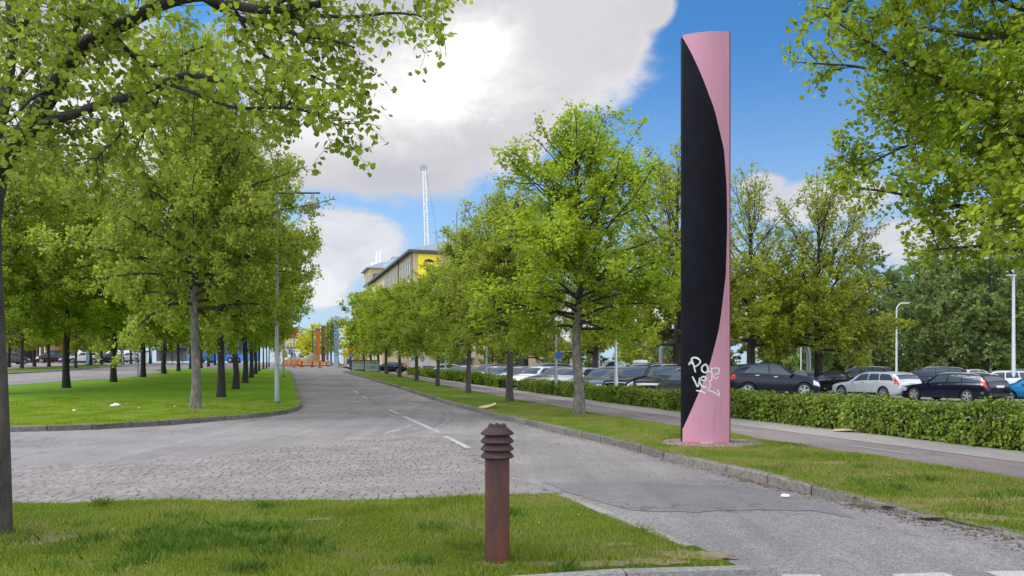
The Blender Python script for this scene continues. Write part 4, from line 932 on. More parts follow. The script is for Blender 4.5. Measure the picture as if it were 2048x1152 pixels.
# ------------------------------------------------------------------ cars
def pchip(xs, ys, x):
    x = np.asarray(x, float); xs = np.array(xs, float); ys = np.array(ys, float); h = np.diff(xs); d = np.diff(ys)/h; m = np.zeros(len(xs))
    for i in range(1, len(xs)-1):
        if d[i-1]*d[i] > 0: m[i] = 2*d[i-1]*d[i]/(d[i-1]+d[i])
    m[0], m[-1] = d[0], d[-1]; i = np.clip(np.searchsorted(xs, x)-1, 0, len(xs)-2); t = (x-xs[i])/h[i]
    return (2*t**3-3*t**2+1)*ys[i]+(t**3-2*t**2+t)*h[i]*m[i]+(-2*t**3+3*t**2)*ys[i+1]+(t**3-t**2)*h[i]*m[i+1]
SPEC = {  # top line and shoulder line as (fraction of length, height)
 'estate': dict(L=4.90, W=1.88, H=1.47, wf=.185, wr=.785, R=.335, cowl=.285, rf=.435, rr=.905, re=.985, top=[(0, .56), (.015, .66), (.05, .74), (.15, .85), (.285, .95), (.36, 1.20), (.435, 1.40), (.52, 1.46), (.66, 1.47), (.80, 1.44), (.90, 1.38), (.95, 1.20), (.985, .97), (1, .80)],
               belt=[(0, .52), (.03, .62), (.1, .72), (.285, .86), (.5, .93), (.8, .97), (.95, .97), (1, .78)]),
 'hatch': dict(L=4.30, W=1.80, H=1.45, wf=.19, wr=.80, R=.325, cowl=.27, rf=.43, rr=.86, re=.98, top=[(0, .56), (.015, .66), (.05, .75), (.15, .87), (.27, .97), (.35, 1.22), (.43, 1.39), (.53, 1.45), (.68, 1.44), (.80, 1.38), (.88, 1.29), (.95, 1.05), (.98, .95), (1, .78)],
               belt=[(0, .52), (.03, .62), (.1, .74), (.27, .88), (.5, .94), (.8, 1.0), (.95, .99), (1, .76)]),
 'suv': dict(L=4.40, W=1.84, H=1.64, wf=.19, wr=.79, R=.365, cowl=.265, rf=.42, rr=.885, re=.98, top=[(0, .66), (.015, .80), (.05, .92), (.15, 1.03), (.265, 1.12), (.34, 1.38), (.42, 1.57), (.52, 1.63), (.66, 1.64), (.80, 1.60), (.89, 1.53), (.94, 1.30), (.98, 1.08), (1, .88)],
             belt=[(0, .60), (.03, .74), (.1, .88), (.265, 1.02), (.5, 1.07), (.8, 1.12), (.95, 1.10), (1, .86)]),
 'crossover': dict(L=4.25, W=1.80, H=1.60, wf=.195, wr=.80, R=.355, cowl=.255, rf=.43, rr=.86, re=.975, top=[(0, .66), (.015, .80), (.05, .90), (.15, 1.00), (.255, 1.07), (.34, 1.35), (.43, 1.54), (.54, 1.60), (.68, 1.585), (.80, 1.52), (.87, 1.45), (.93, 1.25), (.975, 1.08), (1, .86)],
             belt=[(0, .58), (.03, .72), (.1, .84), (.255, .98), (.5, 1.02), (.8, 1.10), (.95, 1.09), (1, .84)]),
 'mpv': dict(L=4.75, W=1.90, H=1.72, wf=.18, wr=.80, R=.345, cowl=.22, rf=.40, rr=.92, re=.985, top=[(0, .64), (.015, .76), (.05, .88), (.13, .98), (.22, 1.08), (.31, 1.40), (.40, 1.62), (.50, 1.70), (.66, 1.72), (.82, 1.69), (.92, 1.62), (.955, 1.35), (.985, 1.10), (1, .85)],
             belt=[(0, .58), (.03, .70), (.1, .84), (.22, .98), (.5, 1.04), (.8, 1.07), (.95, 1.06), (1, .82)]),
 'van': dict(L=5.2, W=1.95, H=2.0, wf=.16, wr=.80, R=.35, cowl=.17, rf=.34, rr=.965, re=.99, top=[(0, .75), (.01, .92), (.04, 1.05), (.10, 1.14), (.17, 1.24), (.26, 1.68), (.34, 1.92), (.42, 1.98), (.60, 2.0), (.85, 1.99), (.955, 1.94), (.98, 1.70), (.99, 1.2), (1, .8)],
             belt=[(0, .66), (.03, .82), (.1, 1.0), (.17, 1.12), (.5, 1.17), (.8, 1.17), (.97, 1.15), (1, .78)])}
def car_surface(sp):
    W = sp['W']/2; L = sp['L']; tx, ty = zip(*sp['top']); bx, by = zip(*sp['belt'])
    def sect(s):
        zt = float(pchip(tx, ty, s)); zs = min(float(pchip(bx, by, s)), zt-.01)
        w = W*float(pchip([0, .015, .05, .13, .5, .88, .96, .99, 1], [.74, .86, .94, .99, 1, .985, .94, .88, .80], s)); zb = float(pchip([0, .02, .1, .88, .97, 1], [.36, .24, .19, .20, .30, .44], s))
        h = zt-zs; k = min(1, h/.3); wr = .955*w-.34*max(0, h-.05)-.03*k
        p = [(0, zb), (.80*w, zb), (.955*w, zb+.06), (w, zb+.42*(zs-zb)), (w*.992, zs-.11), (w*.95, zs), ((w*.95+wr)/2+.012*k, zs+h*.46), (wr, zs+h*(.90 if k == 1 else .75)), (.78*wr, zt-.018*k-.01*(1-k)), (.35*wr, zt-.002), (0, zt)]
        return p
    def S(s, t, side=1, off=0.0):
        def pt(s_, t_):
            p = sect(min(1, max(0, s_))); n = len(p)-1; t_ = min(n, max(0, t_)); i = min(int(t_), n-1); f = t_-i
            g = lambda k: np.array(p[min(n, max(0, k))]) if k >= 0 else np.array((-p[1][0], p[1][1]))
            p0, p1, p2 = g(i-1), g(i), g(i+1); p3 = g(i+2) if i+2 <= n else np.array((-p[n-1][0], p[n-1][1]))
            tt = .35
            m1 = (p2-p0)*tt; m2 = (p3-p1)*tt
            q = (2*f**3-3*f**2+1)*p1+(f**3-2*f**2+f)*m1+(-2*f**3+3*f**2)*p2+(f**3-f**2)*m2
            return Vector((L/2-s_*L, side*q[0], q[1]))
        a = pt(s, t)
        if off:
            e = .004; u = pt(min(1, s+e), t)-pt(max(0, s-e), t); v = pt(s, min(10, t+.06))-pt(s, max(0, t-.06)); n = u.cross(v)
            if n.length > 1e-9:
                n.normalize()
                c = Vector((a.x*.6, 0, .7)); n = n if n.dot(a-c) > 0 else -n
                a = a+n*off
        return a
    return S
def patch(name, S, parent, mat, s0, s1, t0, t1, side, off=.006, ns=8, nt=5, both=False):
    """part lying on the car skin; s0/s1 may be functions of t fraction. t1 may exceed the ridge when both sides"""
    b = MB(); vs = []
    for j in range(nt+1):
        f = j/nt; a = s0(f) if callable(s0) else s0; c = s1(f) if callable(s1) else s1; t = t0+(t1-t0)*f
        if both:
            # t runs from left edge to right edge across the centre line
            tt = t0+(10-t0)*(1-abs(2*f-1)); sd = 1 if f < .5 else -1
        else: tt, sd = t, side
        for i in range(ns+1): vs.append(S(a+(c-a)*i/ns, tt, sd, off))
    b.add(vs, [(j*(ns+1)+i, j*(ns+1)+i+1, (j+1)*(ns+1)+i+1, (j+1)*(ns+1)+i) for j in range(nt) for i in range(ns)])
    me = bpy.data.meshes.new(name); me.from_pydata(b.v, [], b.f); me.polygons.foreach_set('use_smooth', [True]*len(me.polygons)); return link(name, me, parent, MAT[mat])
WHEEL = {}
def wheel_meshes(Rr):
    if Rr in WHEEL: return WHEEL[Rr]
    t = MB(); w = .11; ri = Rr*.68
    t.lathe([(ri, -w), (Rr*.93, -w), (Rr, -w*.75), (Rr, w*.75), (Rr*.93, w), (ri, w), (ri*.97, w*.5), (ri*.97, -w*.5), (ri, -w)], 28, 'y', cap=False)
    r = MB(); r.lathe([(ri*1.0, w*1.01), (ri*.93, w*1.03), (ri*.92, w*.4), (ri*.97, w*.4)], 28, 'y', cap=False)
    for k in range(5):
        for d in (-.17, .17):
            M = Matrix.Rotation(2*math.pi*k/5+d, 4, 'Y'); r.box(.03, ri*.95, w*.72, w*.93, -.021, .021, M)
    r.lathe([(.055, w*.6), (.055, w*1.0), (.02, w*1.02)], 14, 'y')
    d = MB(); d.lathe([(.01, w*.45), (ri*.94, w*.5)], 24, 'y')
    WHEEL[Rr] = (t.mesh('tyre', True), r.mesh('rim', True), d.mesh('brake_disc')); return WHEEL[Rr]
PROTO = {}
def make_car(kind):
    sp = SPEC[kind]; S = car_surface(sp); L = sp['L']; root = thing('parked_car', 'x', 'car')
    NS, NT = 64, 34
    ss = [0.5-0.5*math.cos(math.pi*i/NS) for i in range(NS+1)]; ss = [.55*a+.45*i/NS for i, a in enumerate(ss)]
    ring = [10*j/NT for j in range(NT+1)]
    vs = []; m = 2*NT
    for s in ss:
        for j in range(NT+1): vs.append(S(s, ring[j], 1))
        for j in range(NT-1, 0, -1): vs.append(S(s, ring[j], -1))
    fs = [(i*m+k, i*m+(k+1) % m, (i+1)*m+(k+1) % m, (i+1)*m+k) for i in range(NS) for k in range(m)]+[tuple(range(m-1, -1, -1)), tuple(range(NS*m, NS*m+m))]
    b = MB(); b.add(vs, fs); me = b.mesh('body'); me.materials.append(MAT['paint_black']); me.materials.append(MAT['arch'])
    body = link('body', me, root)
    cut = MB()
    for sx in (sp['wf'], sp['wr']):
        for sd in (1, -1):
            y0, y1 = sorted((sd*(sp['W']/2-.26), sd*(sp['W']/2+.3))); cut.lathe([(sp['R']+.055, y0), (sp['R']+.055, y1)], 36, 'y', Matrix.Translation((L/2-sx*L, 0, sp['R'])))
    cme = cut.mesh('cut'); cme.materials.append(MAT['paint_black']); cme.materials.append(MAT['arch']); cme.polygons.foreach_set('material_index', [1]*len(cme.polygons))
    co = link('cut', cme); md = body.modifiers.new('b', 'BOOLEAN'); md.operation = 'DIFFERENCE'; md.solver = 'EXACT'; md.object = co
    dg = bpy.context.evaluated_depsgraph_get(); nm = bpy.data.meshes.new_from_object(body.evaluated_get(dg)); body.modifiers.clear(); body.data = nm; nm.name = 'body_'+kind
    bpy.data.objects.remove(co); nm.polygons.foreach_set('use_smooth', [True]*len(nm.polygons)); nm.set_sharp_from_angle(angle=R(40))
    cw, rf, rr, re = sp['cowl'], sp['rf'], sp['rr'], sp['re']
    patch('windshield', S, root, 'car_glass', cw+.012, rf-.006, 7.35, 0, 1, both=True, ns=8, nt=12)
    patch('rear_window', S, root, 'car_glass', rr+.010, re-(.018 if kind != 'van' else .004), 7.45, 0, 1, both=True, ns=6, nt=12)
    # side windows: door glass front, door glass rear, quarter glass
    tl, th = 5.32, 6.80; A = cw+.055; B = rf+.008
    lerp = lambda a, c: (lambda f: a+(c-a)*f)
    span = [(lerp(A, B), lerp(.555, .56), 1), (lerp(.568, .573), lerp(rr-.19, rr-.20), 2), (lerp(rr-.178, rr-.188), lerp(rr+.015, rr-.055), 3)]
    if kind == 'hatch' or kind == 'crossover': span = [span[0], (lerp(.568, .573), lerp(rr-.02, rr-.10), 2)]
    if kind == 'van': span = [(lerp(A, B), lerp(.47, .48), 1)]
    for sd in (1, -1):
        for a, c, _ in span: patch('side_window', S, root, 'car_glass', a, c, tl, th, sd, .005, 8, 4)
        patch('headlight', S, root, 'lamp_glass', .012, .095, 3.55, 4.75, sd, .008, 6, 4)
        if kind == 'estate': patch('taillight', S, root, 'tail_glass', lerp(.93, .915), lerp(.992, .955), 4.0, 6.6, sd, .008, 5, 8)
        elif kind in ('mpv', 'van', 'suv'): patch('taillight', S, root, 'tail_glass', .945, .99, 3.8, 5.6, sd, .008, 5, 6)
        else: patch('taillight', S, root, 'tail_glass', .935, .992, 3.7, 4.9, sd, .008, 5, 5)
        b = MB(); bx = L/2-(cw+.065)*L; zz = sp['belt'][3][1]+.07
        y0 = sd*(sp['W']/2-.06); b.lathe([(.0, -.02), (.06, 0), (.075, .06), (.06, .10), (.0, .115)], 10, 'y', Matrix.Translation((bx, y0+(.02*sd), zz)) @ Matrix.Diagonal((.8, sd*1.7, .85, 1))); b.build('mirror', MAT['paint_black'], root, True)
        patch('sill', S, root, 'grille_black', sp['wf']+.09, sp['wr']-.09, 1.6, 2.4, sd, .006, 6, 3)
        for q in (.50, .70):
            if kind == 'van': break
            c = S(q, 4.55, sd, .012); b = MB(); b.box(c.x-.09, c.x+.09, c.y-.012, c.y+.012, c.z-.014, c.z+.014); b.build('door_handle', MAT['chrome'], root)
        if kind in ('estate', 'suv', 'mpv'):
            b = MB(); b.tube([S(q, 7.35, sd, .035 if .06 < (q-rf)/(rr-rf) < .94 else .005) for q in np.linspace(rf+.02, rr-.02, 9)], .014, 6); b.build('roof_rail', MAT['pale_steel'], root)
    # nose and tail fittings stand on the end planes
    zf = S(.0, 5, 1).z; b = MB(); b.box(L/2-.035, L/2+.012, -.42, .42, zf-.17, zf+.02); b.build('grille', MAT['grille_black'], root)
    b = MB(); b.box(L/2+.012, L/2+.022, -.26, .26, .40, .51); b.build('number_plate', MAT['plate'], root)
    zr = .80 if kind != 'hatch' else .74; c = S(.992, 9.5, 1); b = MB(); b.box(-L/2-.02, -L/2+.03, -.26, .26, zr-.02, zr+.09); b.build('number_plate', MAT['plate'], root)
    b = MB(); b.box(-L/2-.03, -L/2+.12, -.68, .68, .36, .50); b.build('rear_bumper', MAT['grille_black'], root)
    for sx in (sp['wf'], sp['wr']):
        for sd in (1, -1):
            t, r_, d = wheel_meshes(sp['R']); w = bpy.data.objects.new('wheel', None); col.objects.link(w); w.parent = root; w.empty_display_size = .1
            w.location = (L/2-sx*L, sd*(sp['W']/2-.125), sp['R']); w.rotation_euler = (0, rnd.uniform(0, 1), 0 if sd > 0 else math.pi)
            for nm_, me_, mm in (('tyre', t, 'tyre'), ('rim', r_, 'rim'), ('brake_disc', d, 'rim_dark')):
                o = bpy.data.objects.new(nm_, me_); col.objects.link(o); o.parent = w
                if not me_.materials: me_.materials.append(MAT[mm])
    PROTO[kind] = [root, False]; return root
def car(kind, color, px, y, ang, label, group='cars in the car park', loc=None, s=1.0, name='parked_car', cat='car'):
    if kind not in PROTO: make_car(kind)
    pr, used = PROTO[kind]; o = dup(pr) if used else pr; PROTO[kind][1] = True
    x, yy, z = loc or AT(px, y); o.location = (x, yy, z-.005)
    if y and y < 60 or loc: o.rotation_euler = (0, 0, R(ang))
    else: o.rotation_euler = (0, 0, R(ang))
    o.scale = (s, s, s); o.name = name; tag(o, label, cat, group)
    for ch in o.children:
        b_ = ch.name.split('.')[0]
        if b_ in ('body', 'mirror'):
            sl = ch.material_slots[0]; sl.link = 'OBJECT'; sl.material = MAT['paint_'+color]
            if b_ == 'body' and len(ch.material_slots) > 1: pass
    return o
# the row right of the pillar
car('crossover', 'navy', 1537, 37.2, 2, 'dark navy crossover parked side on, just right of the pillar', s=1.07)
car('estate', 'light_silver', 1750, 42.5, 111, 'silver estate car seen from behind and its left side, left of the dark estate')
car('estate', 'navy', 1906, 38.4, 113, 'shiny dark blue estate car with tall red tail lamps, nearest the hedge at the right')
car('hatch', 'teal', 2078, 37.0, 150, 'bright blue hatchback cut off by the right picture edge')
car('hatch', 'black', 1668, 49, 122, 'black hatchback with angular red tail lamps behind the silver estate')
car('hatch', 'grey', 1612, 56, 95, 'small grey hatchback seen from behind, beyond the nose of the navy crossover')
car('mpv', 'charcoal', 1720, 58, 140, 'black minivan behind the black hatchback')
car('mpv', 'charcoal', 1857, 50, 158, 'dark grey minivan between the silver and the dark blue estates')
car('estate', 'white', 1995, 49, 155, 'white estate car with tall red tail lamps behind the blue hatchback')
car('hatch', 'black', 1765, 68, 10, 'low black car far back, above the roof of the silver estate')
car('estate', 'black', 1560, 66, 5, 'dark car far back, hidden behind the navy crossover')
car('hatch', 'silver', 1950, 66, 10, 'pale car roof far back, above the dark blue estate')
car('estate', 'grey', 2075, 62, 10, 'grey car far back at the right picture edge')
# the front row along the hedge, noses to the left
row = [('estate', 'navy', 'dark blue estate car with a wide grille, first left of the pillar'), ('suv', 'black', 'black four wheel drive car with chrome mirror, second left of the pillar'), ('suv', 'navy', 'dark blue tall car with an upright grille, third left of the pillar'),
       ('hatch', 'steel_blue', 'metallic blue car with round lamps behind the white lamp post'), ('estate', 'charcoal', 'charcoal estate car just right of the nearest slender tree trunk'), ('hatch', 'silver', 'silver car behind the nearest slender tree trunk'), ('hatch', 'grey', 'grey car just left of the nearest slender tree trunk'),
       ('estate', 'black', 'black car whose tail shows above the hedge beside the white estate'), ('estate', 'white', 'white estate car with roof rails at the gap in the hedge'), ('estate', 'charcoal', 'dark car right behind the gap in the hedge'), ('hatch', 'light_silver', 'pale silver car left of the gap, first behind the short hedge'),
       ('hatch', 'steel_blue', 'blue grey car second behind the short hedge'), ('hatch', 'white', 'white car third behind the short hedge'), ('suv', 'black', 'tall black car fourth behind the short hedge'), ('estate', 'silver', 'silver estate fifth behind the short hedge'),
       ('hatch', 'navy', 'dark blue car sixth behind the short hedge'), ('hatch', 'white', 'white car near the far end of the short hedge'), ('estate', 'red', 'dark red car at the far end of the short hedge')]
y = 30.6
for i, (k, c, lb) in enumerate(row):
    L = SPEC[k]['L']; v = 15.7+.2*math.sin(i*2.1); ang = 220+3*math.sin(i*1.7)+(18 if i == 0 else 0); xc, yc = XV(v, y)-math.cos(R(ang))*L/2, y-math.sin(R(ang))*L/2
    car(k, c, 0, 0, ang, lb, loc=(xc, yc, gz(xc, yc)))
    y += 2.45
# second and third rows, mostly roofs
row2 = [(1385, 46, 'estate', 'charcoal', 'dark estate behind the black side of the pillar'), (1315, 50, 'mpv', 'navy', 'dark minivan roof second row, left of the pillar'), (1262, 54, 'estate', 'grey', 'grey estate roof in the second row, below the white van'), (1120, 60, 'mpv', 'grey', 'grey minivan with a red tail lamp left of the nearest slender trunk'),
        (1150, 66, 'estate', 'silver', 'silver estate roof behind the nearest slender trunk'), (1075, 72, 'hatch', 'white', 'white car roof far back, right of the second verge trunk'), (1030, 78, 'estate', 'black', 'black car roof far back behind the second verge trunk'),
        (960, 82, 'estate', 'charcoal', 'dark estate roof far back, right of the third verge trunk'), (905, 88, 'suv', 'light_silver', 'pale car far back before the brick building'), (860, 92, 'hatch', 'red', 'small red car far back, left of the third verge trunk')]
for px, yy, k, c, lb in row2: car(k, c, px, yy, 18+rnd.uniform(-6, 6), lb)
car('van', 'white', 1237, 62, 176, 'white van parked sideways behind the rows, left of the pipe arch', None, name='parked_van', cat='van')
car('estate', 'navy', 777, 96, 178, 'dark blue car crossing behind the sign boards', None, name='driving_car')
# left side street
for px, yy, k, c, a, lb in ((18, 100, 'mpv', 'grey', 60, 'dark car with pale roof at the far left edge'), (113, 112, 'van', 'charcoal', 200, 'dark grey van with a pale window band left of the thick dark trunk'), (128, 118, 'van', 'white', 200, 'white van behind the dark grey van'), (152, 112, 'hatch', 'steel_blue', 200, 'blue grey car just right of the thick dark trunk'),
                            (168, 108, 'suv', 'white', 205, 'white four wheel drive car right of the blue grey car'), (196, 116, 'estate', 'black', 205, 'black estate beside the pale blue totem'), (218, 116, 'hatch', 'charcoal', 205, 'dark hatchback left of the second inner trunk'),
                            (257, 124, 'suv', 'light_silver', 200, 'pale silver car right of the second inner trunk'), (232, 124, 'van', 'white', 200, 'white van behind the second inner trunk')):
    car(k, c, px, yy, a, lb, 'cars on the side street at the left')

# ------------------------------------------------------------------ lamps, poles, pipe arch
def lamp_hat(name, px, y, top_py, arm_px, drop, label):
    X = AT(px, y); root = thing(name, label, 'street lamp', X); top = H0+(HY-top_py)/F*y-X[2]; k = y/F; ax = arm_px*k
    b = MB(); b.lathe([(.085, -.05), (.085, 1.2), (.075, 1.22), (.045, top*.99)], 14); b.build('pole', MAT['grey_steel'], root, True)
    b = MB(); b.lathe([(.12, -.05), (.12, .06), (.09, .10)], 14); b.build('base_collar', MAT['dark_steel'], root, True)
    b = MB(); b.tube([(0, 0, top), (ax, 0, top)], .035, 8); b.build('arm', MAT['dark_steel'], root, True)
    h = thing('lamp_head', None, None); h.parent = root; h.location = (ax*.82, 0, top)
    h.name = 'lamp_head'
    b = MB(); b.lathe([(.03, 0), (.035, -.06), (.07, -.12), (.09, -.22), (.16, -.27), (.26, -.34), (.30, -.44), (.31, -.52), (.29, -.52)], 24); b.build('lamp_shade', MAT['grey_steel'], h, True)
    b = MB(); b.lathe([(.27, -.51), (.24, -.56), (.1, -.60), (.01, -.605)], 20); b.build('lamp_glass', MAT['lamp_glass'], h, True)
lamp_hat('street_lamp', 554, 28.6, 386, 86, 0, 'grey street lamp at the median corner with a bell shaded lantern')
lamp_hat('street_lamp', 567, 56, 560, 30, 0, 'second grey street lamp on the median, farther along the road')
lamp_hat('street_lamp', 588, 84, 655, 16, 0, 'third street lamp with a small bell lantern near the roadworks')
def pole_lamp(px, y, top, label, style='T', mat='pale_steel', r=.06, sign=False):
    X = AT(px, y); root = thing('street_lamp', label, 'street lamp', X); H = H0+(HY-top)/F*y-X[2]
    b = MB(); b.lathe([(r*1.3, -.05), (r*1.3, 1.0), (r, 1.05), (r*.7, H)], 12); b.build('pole', MAT[mat], root, True)
    if style == 'T':
        b = MB(); b.box(-.42, .12, -.1, .1, H-.02, H+.05); b.build('lamp_head', MAT[mat], root)
    elif style == 'curve':
        b = MB(); b.tube([(0, 0, H-.05), (.08, 0, H+.18), (.25, 0, H+.38), (.45, 0, H+.48)], r*.6, 8); b.build('arm', MAT[mat], root, True)
        b = MB(); b.prism([(.40, -.13), (1.0, -.09), (1.0, .09), (.40, .13)], H+.42, H+.54); b.build('lamp_head', MAT[mat], root)
    elif style == 'ball':
        b = MB(); b.lathe([(.04, H), (.14, H+.05), (.16, H+.16), (.12, H+.26), (.02, H+.30)], 12); b.build('lamp_head', MAT[mat], root, True)
    if sign:
        b = MB(); b.box(-.03, .3, -.06, -.04, 1.75, 2.05); b.build('parking_sign', MAT['sign_blue'], root)
pole_lamp(2027, 48, 551, 'tall white lamp post with a flat head near the right edge', 'T', 'pale_steel', .11)
pole_lamp(1793, 60, 618, 'slim lamp post with a bent arm behind the silver estate', 'curve', 'pale_steel', .08)
pole_lamp(1232, 31, 636, 'pale lamp post standing in the hedge in front of the dark parked cars', 'ball', 'pale_steel', .065)
pole_lamp(1112, 36, 668, 'thin grey post in the hedge with a small blue sign', '', 'grey_steel', .06, True)
pole_lamp(973, 50, 690, 'thin grey post at the left end of the gap in the hedge', '', 'grey_steel', .07)
pole_lamp(891, 60, 680, 'grey post in the short hedge with a small blue sign', '', 'grey_steel', .07, True)
pole_lamp(843, 70, 682, 'pale thin post near the left end of the short hedge', '', 'pale_steel', .07)
pole_lamp(1199, 64, 690, 'thin white post behind the metallic blue car', '', 'pale_steel', .06)
pole_lamp(1268, 66, 690, 'thin white post at the right end of the white van', '', 'pale_steel', .06)
pole_lamp(1602, 74, 655, 'thin pale post below the horizontal pipe', '', 'pale_steel', .06)
b = MB(); X = AT(1322, 56); root = thing('pipe_arch', 'thick grey pipe rising from the ground, bending and crossing high above the car park', 'pipe', X)
q = []; k = 56/F; H_ = (HY-681)*k+H0
for a in np.linspace(0, math.pi/2, 7): q.append((.85*(1-math.cos(a)), 0, H_-.85+.85*math.sin(a)-X[2]))
b.tube([(0, 0, -.1), (0, 0, 1.6)]+q+[(5.5, .4, H_-X[2]-.05), (10.6, 1.0, H_-X[2]-.12)], .155, 12); b.build('pipe', MAT['grey_steel'], root, True)
b = MB(); b.lathe([(.19, 1.55), (.19, 1.66)], 14); b.build('flange', MAT['grey_steel'], root, True)
b = MB(); b.tube([(10.6, 1.0, H_-X[2]-.12), (11.2, 1.07, H_-X[2]-.3), (11.45, 1.1, H_-X[2]-.9), (11.5, 1.1, -.1)], .155, 12); b.build('far_leg', MAT['grey_steel'], root, True)

# ------------------------------------------------------------------ signs and writing
def text_mesh(name, txt, size, mat, parent, M, extr=.004, align='CENTER'):
    cu = bpy.data.curves.new(name, 'FONT'); cu.body = txt; cu.size = size; cu.extrude = extr; cu.align_x = align; cu.align_y = 'CENTER'
    o = bpy.data.objects.new('t', cu); col.objects.link(o); dg = bpy.context.evaluated_depsgraph_get(); me = bpy.data.meshes.new_from_object(o.evaluated_get(dg)); bpy.data.objects.remove(o)
    me.transform(M); me.materials.clear(); return link(name, me, parent, MAT[mat])
FACE = Matrix.Rotation(R(90), 4, 'X')        # text in the XZ plane, read from -Y
# grey direction boards
def board(px0, px1, y, py0, py1, lines, label):
    X = AT(px0, y); root = thing('direction_board', label, 'sign', X); k = y/F; w = (px1-px0)*k; z1 = H0+(HY-py0)*k-X[2]; z0 = max(.12, H0+(HY-py1)*k-X[2])
    b = MB(); b.box(0, w, 0, .06, z0, z1); b.build('board', MAT['sign_grey'], root)
    b = MB(); b.box(-.02, w+.02, -.02, .08, z1+.002, z1+.10); b.box(-.10, -.005, -.02, .08, -.2, z1+.10); b.build('frame', MAT['dark_steel'], root)
    b = MB(); n = len(lines)
    for i in range(1, n): zz = z1-(z1-z0)*i/n; b.box(.03, w-.03, -.004, -.001, zz-.012, zz+.012)
    b.build('dividing_line', MAT['sign_letter'], root)
    for i, t in enumerate(lines):
        if t: text_mesh('lettering', t, (z1-z0)/n*.72, 'sign_letter', root, Matrix.Translation((w*.5, -.008, z1-(z1-z0)*(i+.5)/n)) @ FACE)
board(704, 728, 70, 722.5, 741, ['CENTRUM', '', ''], 'left half of the grey direction boards under the trees, reading CENTRUM')
board(730, 757, 66, 722.5, 744, ['← Parkering', '', '← Plåtslagare', ''], 'right half of the grey direction boards under the trees')
def sign_post(px, y, label, parts, H, r=.035, name='road_sign'):
    X = AT(px, y); root = thing(name, label, 'road sign', X); b = MB(); b.lathe([(r, -.05), (r, H)], 10); b.build('post', MAT['dark_steel'], root)
    k = y/F
    for kind, dx, py, sz in parts:
        z = H0+(HY-py)*k-X[2]; s = sz*k/2; b = MB(); c = MB()
        if kind == 'yield':
            b.prism([(dx-s, z+s*.8), (dx, z-s), (dx+s, z+s*.8)][::-1], 0, .03, Matrix.Rotation(R(90), 4, 'X')); b.build('yield_plate', MAT['sign_red'], root)
            c.prism([(dx-s*.66, z+s*.6), (dx, z-s*.6), (dx+s*.66, z+s*.6)][::-1], .032, .036, Matrix.Rotation(R(90), 4, 'X')); c.build('yield_face', MAT['sign_orange'], root)
        if kind == 'blue':
            b.lathe([(s, -.03), (s, 0)], 24, 'y', Matrix.Translation((dx, -.04, z))); b.build('blue_disc', MAT['sign_blue'], root)
            for a in range(3):
                pts = [Vector((dx+math.cos(t)*s*.5, -.075, z+math.sin(t)*s*.5)) for t in np.linspace(a*2.09+.3, a*2.09+1.7, 5)]; c.tube(pts, s*.10, 5)
            c.build('arrow_ring', MAT['sign_white'], root)
        if kind == 'bluesq':
            b.box(dx-s, dx+s, -.06, -.03, z-s*1.2, z+s*1.2); b.build('blue_plate', MAT['sign_blue'], root)
            c.tube([(dx-s*.3, -.065, z-s*.6), (dx+s*.4, -.065, z+s*.6)], s*.16, 5); c.build('arrow', MAT['sign_white'], root)
        if kind == 'white':
            b.box(dx-s, dx+s, -.06, -.03, z-s, z+s); b.build('white_plate', MAT['sign_white'], root)
    return root
sign_post(702, 74, 'yield sign over a blue roundabout disc left of the grey direction boards', [('yield', 0, 700, 10.5), ('blue', 0, 711.5, 8.5)], 3.0)
sign_post(749, 84, 'large blue round plate on a post behind the direction boards', [('blue', 0, 705, 10)], 3.2)
sign_post(653, 88, 'blue keep left sign on a white post beside the rust red column', [('bluesq', 0, 708, 4.5), ('white', 0, 722, 3)], 2.4)
sign_post(276, 55, 'thin dark post with a small sign on the median', [('bluesq', 0, 712, 3)], 1.9, .03)
sign_post(582, 90, 'dark blue direction sign on a post left of the roadworks', [('bluesq', 0, 704, 8)], 2.7)
sign_post(688, 92, 'orange triangular sign seen edge on behind the pale pylon', [('yield', 0, 697, 8)], 2.6)
# orange roadworks triangle on the ground
X = AT(678, 84); root = thing('warning_sign', 'orange triangular roadworks sign standing on the ground by the pale pylon', 'road sign', X)
X90 = Matrix.Rotation(R(90), 4, 'X')
b = MB(); b.prism([(-.28, .1), (.28, .1), (0, .62)], 0, .03, X90); b.build('red_border', MAT['sign_red'], root)
b = MB(); b.prism([(-.20, .15), (.20, .15), (0, .51)], .032, .036, X90); b.build('orange_face', MAT['sign_orange'], root)
b = MB(); b.prism([(-.08, .18), (-.03, .18), (-.0, .28), (.04, .18), (.08, .18), (.03, .34), (-.02, .36)], .038, .041, X90); b.build('worker_symbol', MAT['sign_black'], root)
b = MB(); b.box(-.25, -.2, -.02, .25, 0, .12); b.box(.2, .25, -.02, .25, 0, .12); b.build('stand', MAT['dark_steel'], root)
# pale blue pylon with upright lettering
y = 84; X = AT(672.5, y); k = y/F; root = thing('pylon', 'tall pale blue pylon with dark letters running up its side', 'pylon', X, R(4))
Hp = H0+(HY-632)*k-X[2]; b = MB(); b.box(-.23, .23, -.02, .35, -.1, Hp); b.build('pylon_body', MAT['pylon_blue'], root)
b = MB(); b.box(-.25, .25, -.05, .37, -.1, 1.0); b.build('pylon_base', MAT['pylon_blue'], root)
text_mesh('lettering', 'LINDHOLMEN', .62, 'pylon_letter', root, Matrix.Translation((0, -.03, Hp*.56)) @ FACE @ Matrix.Rotation(R(90), 4, 'Z'))
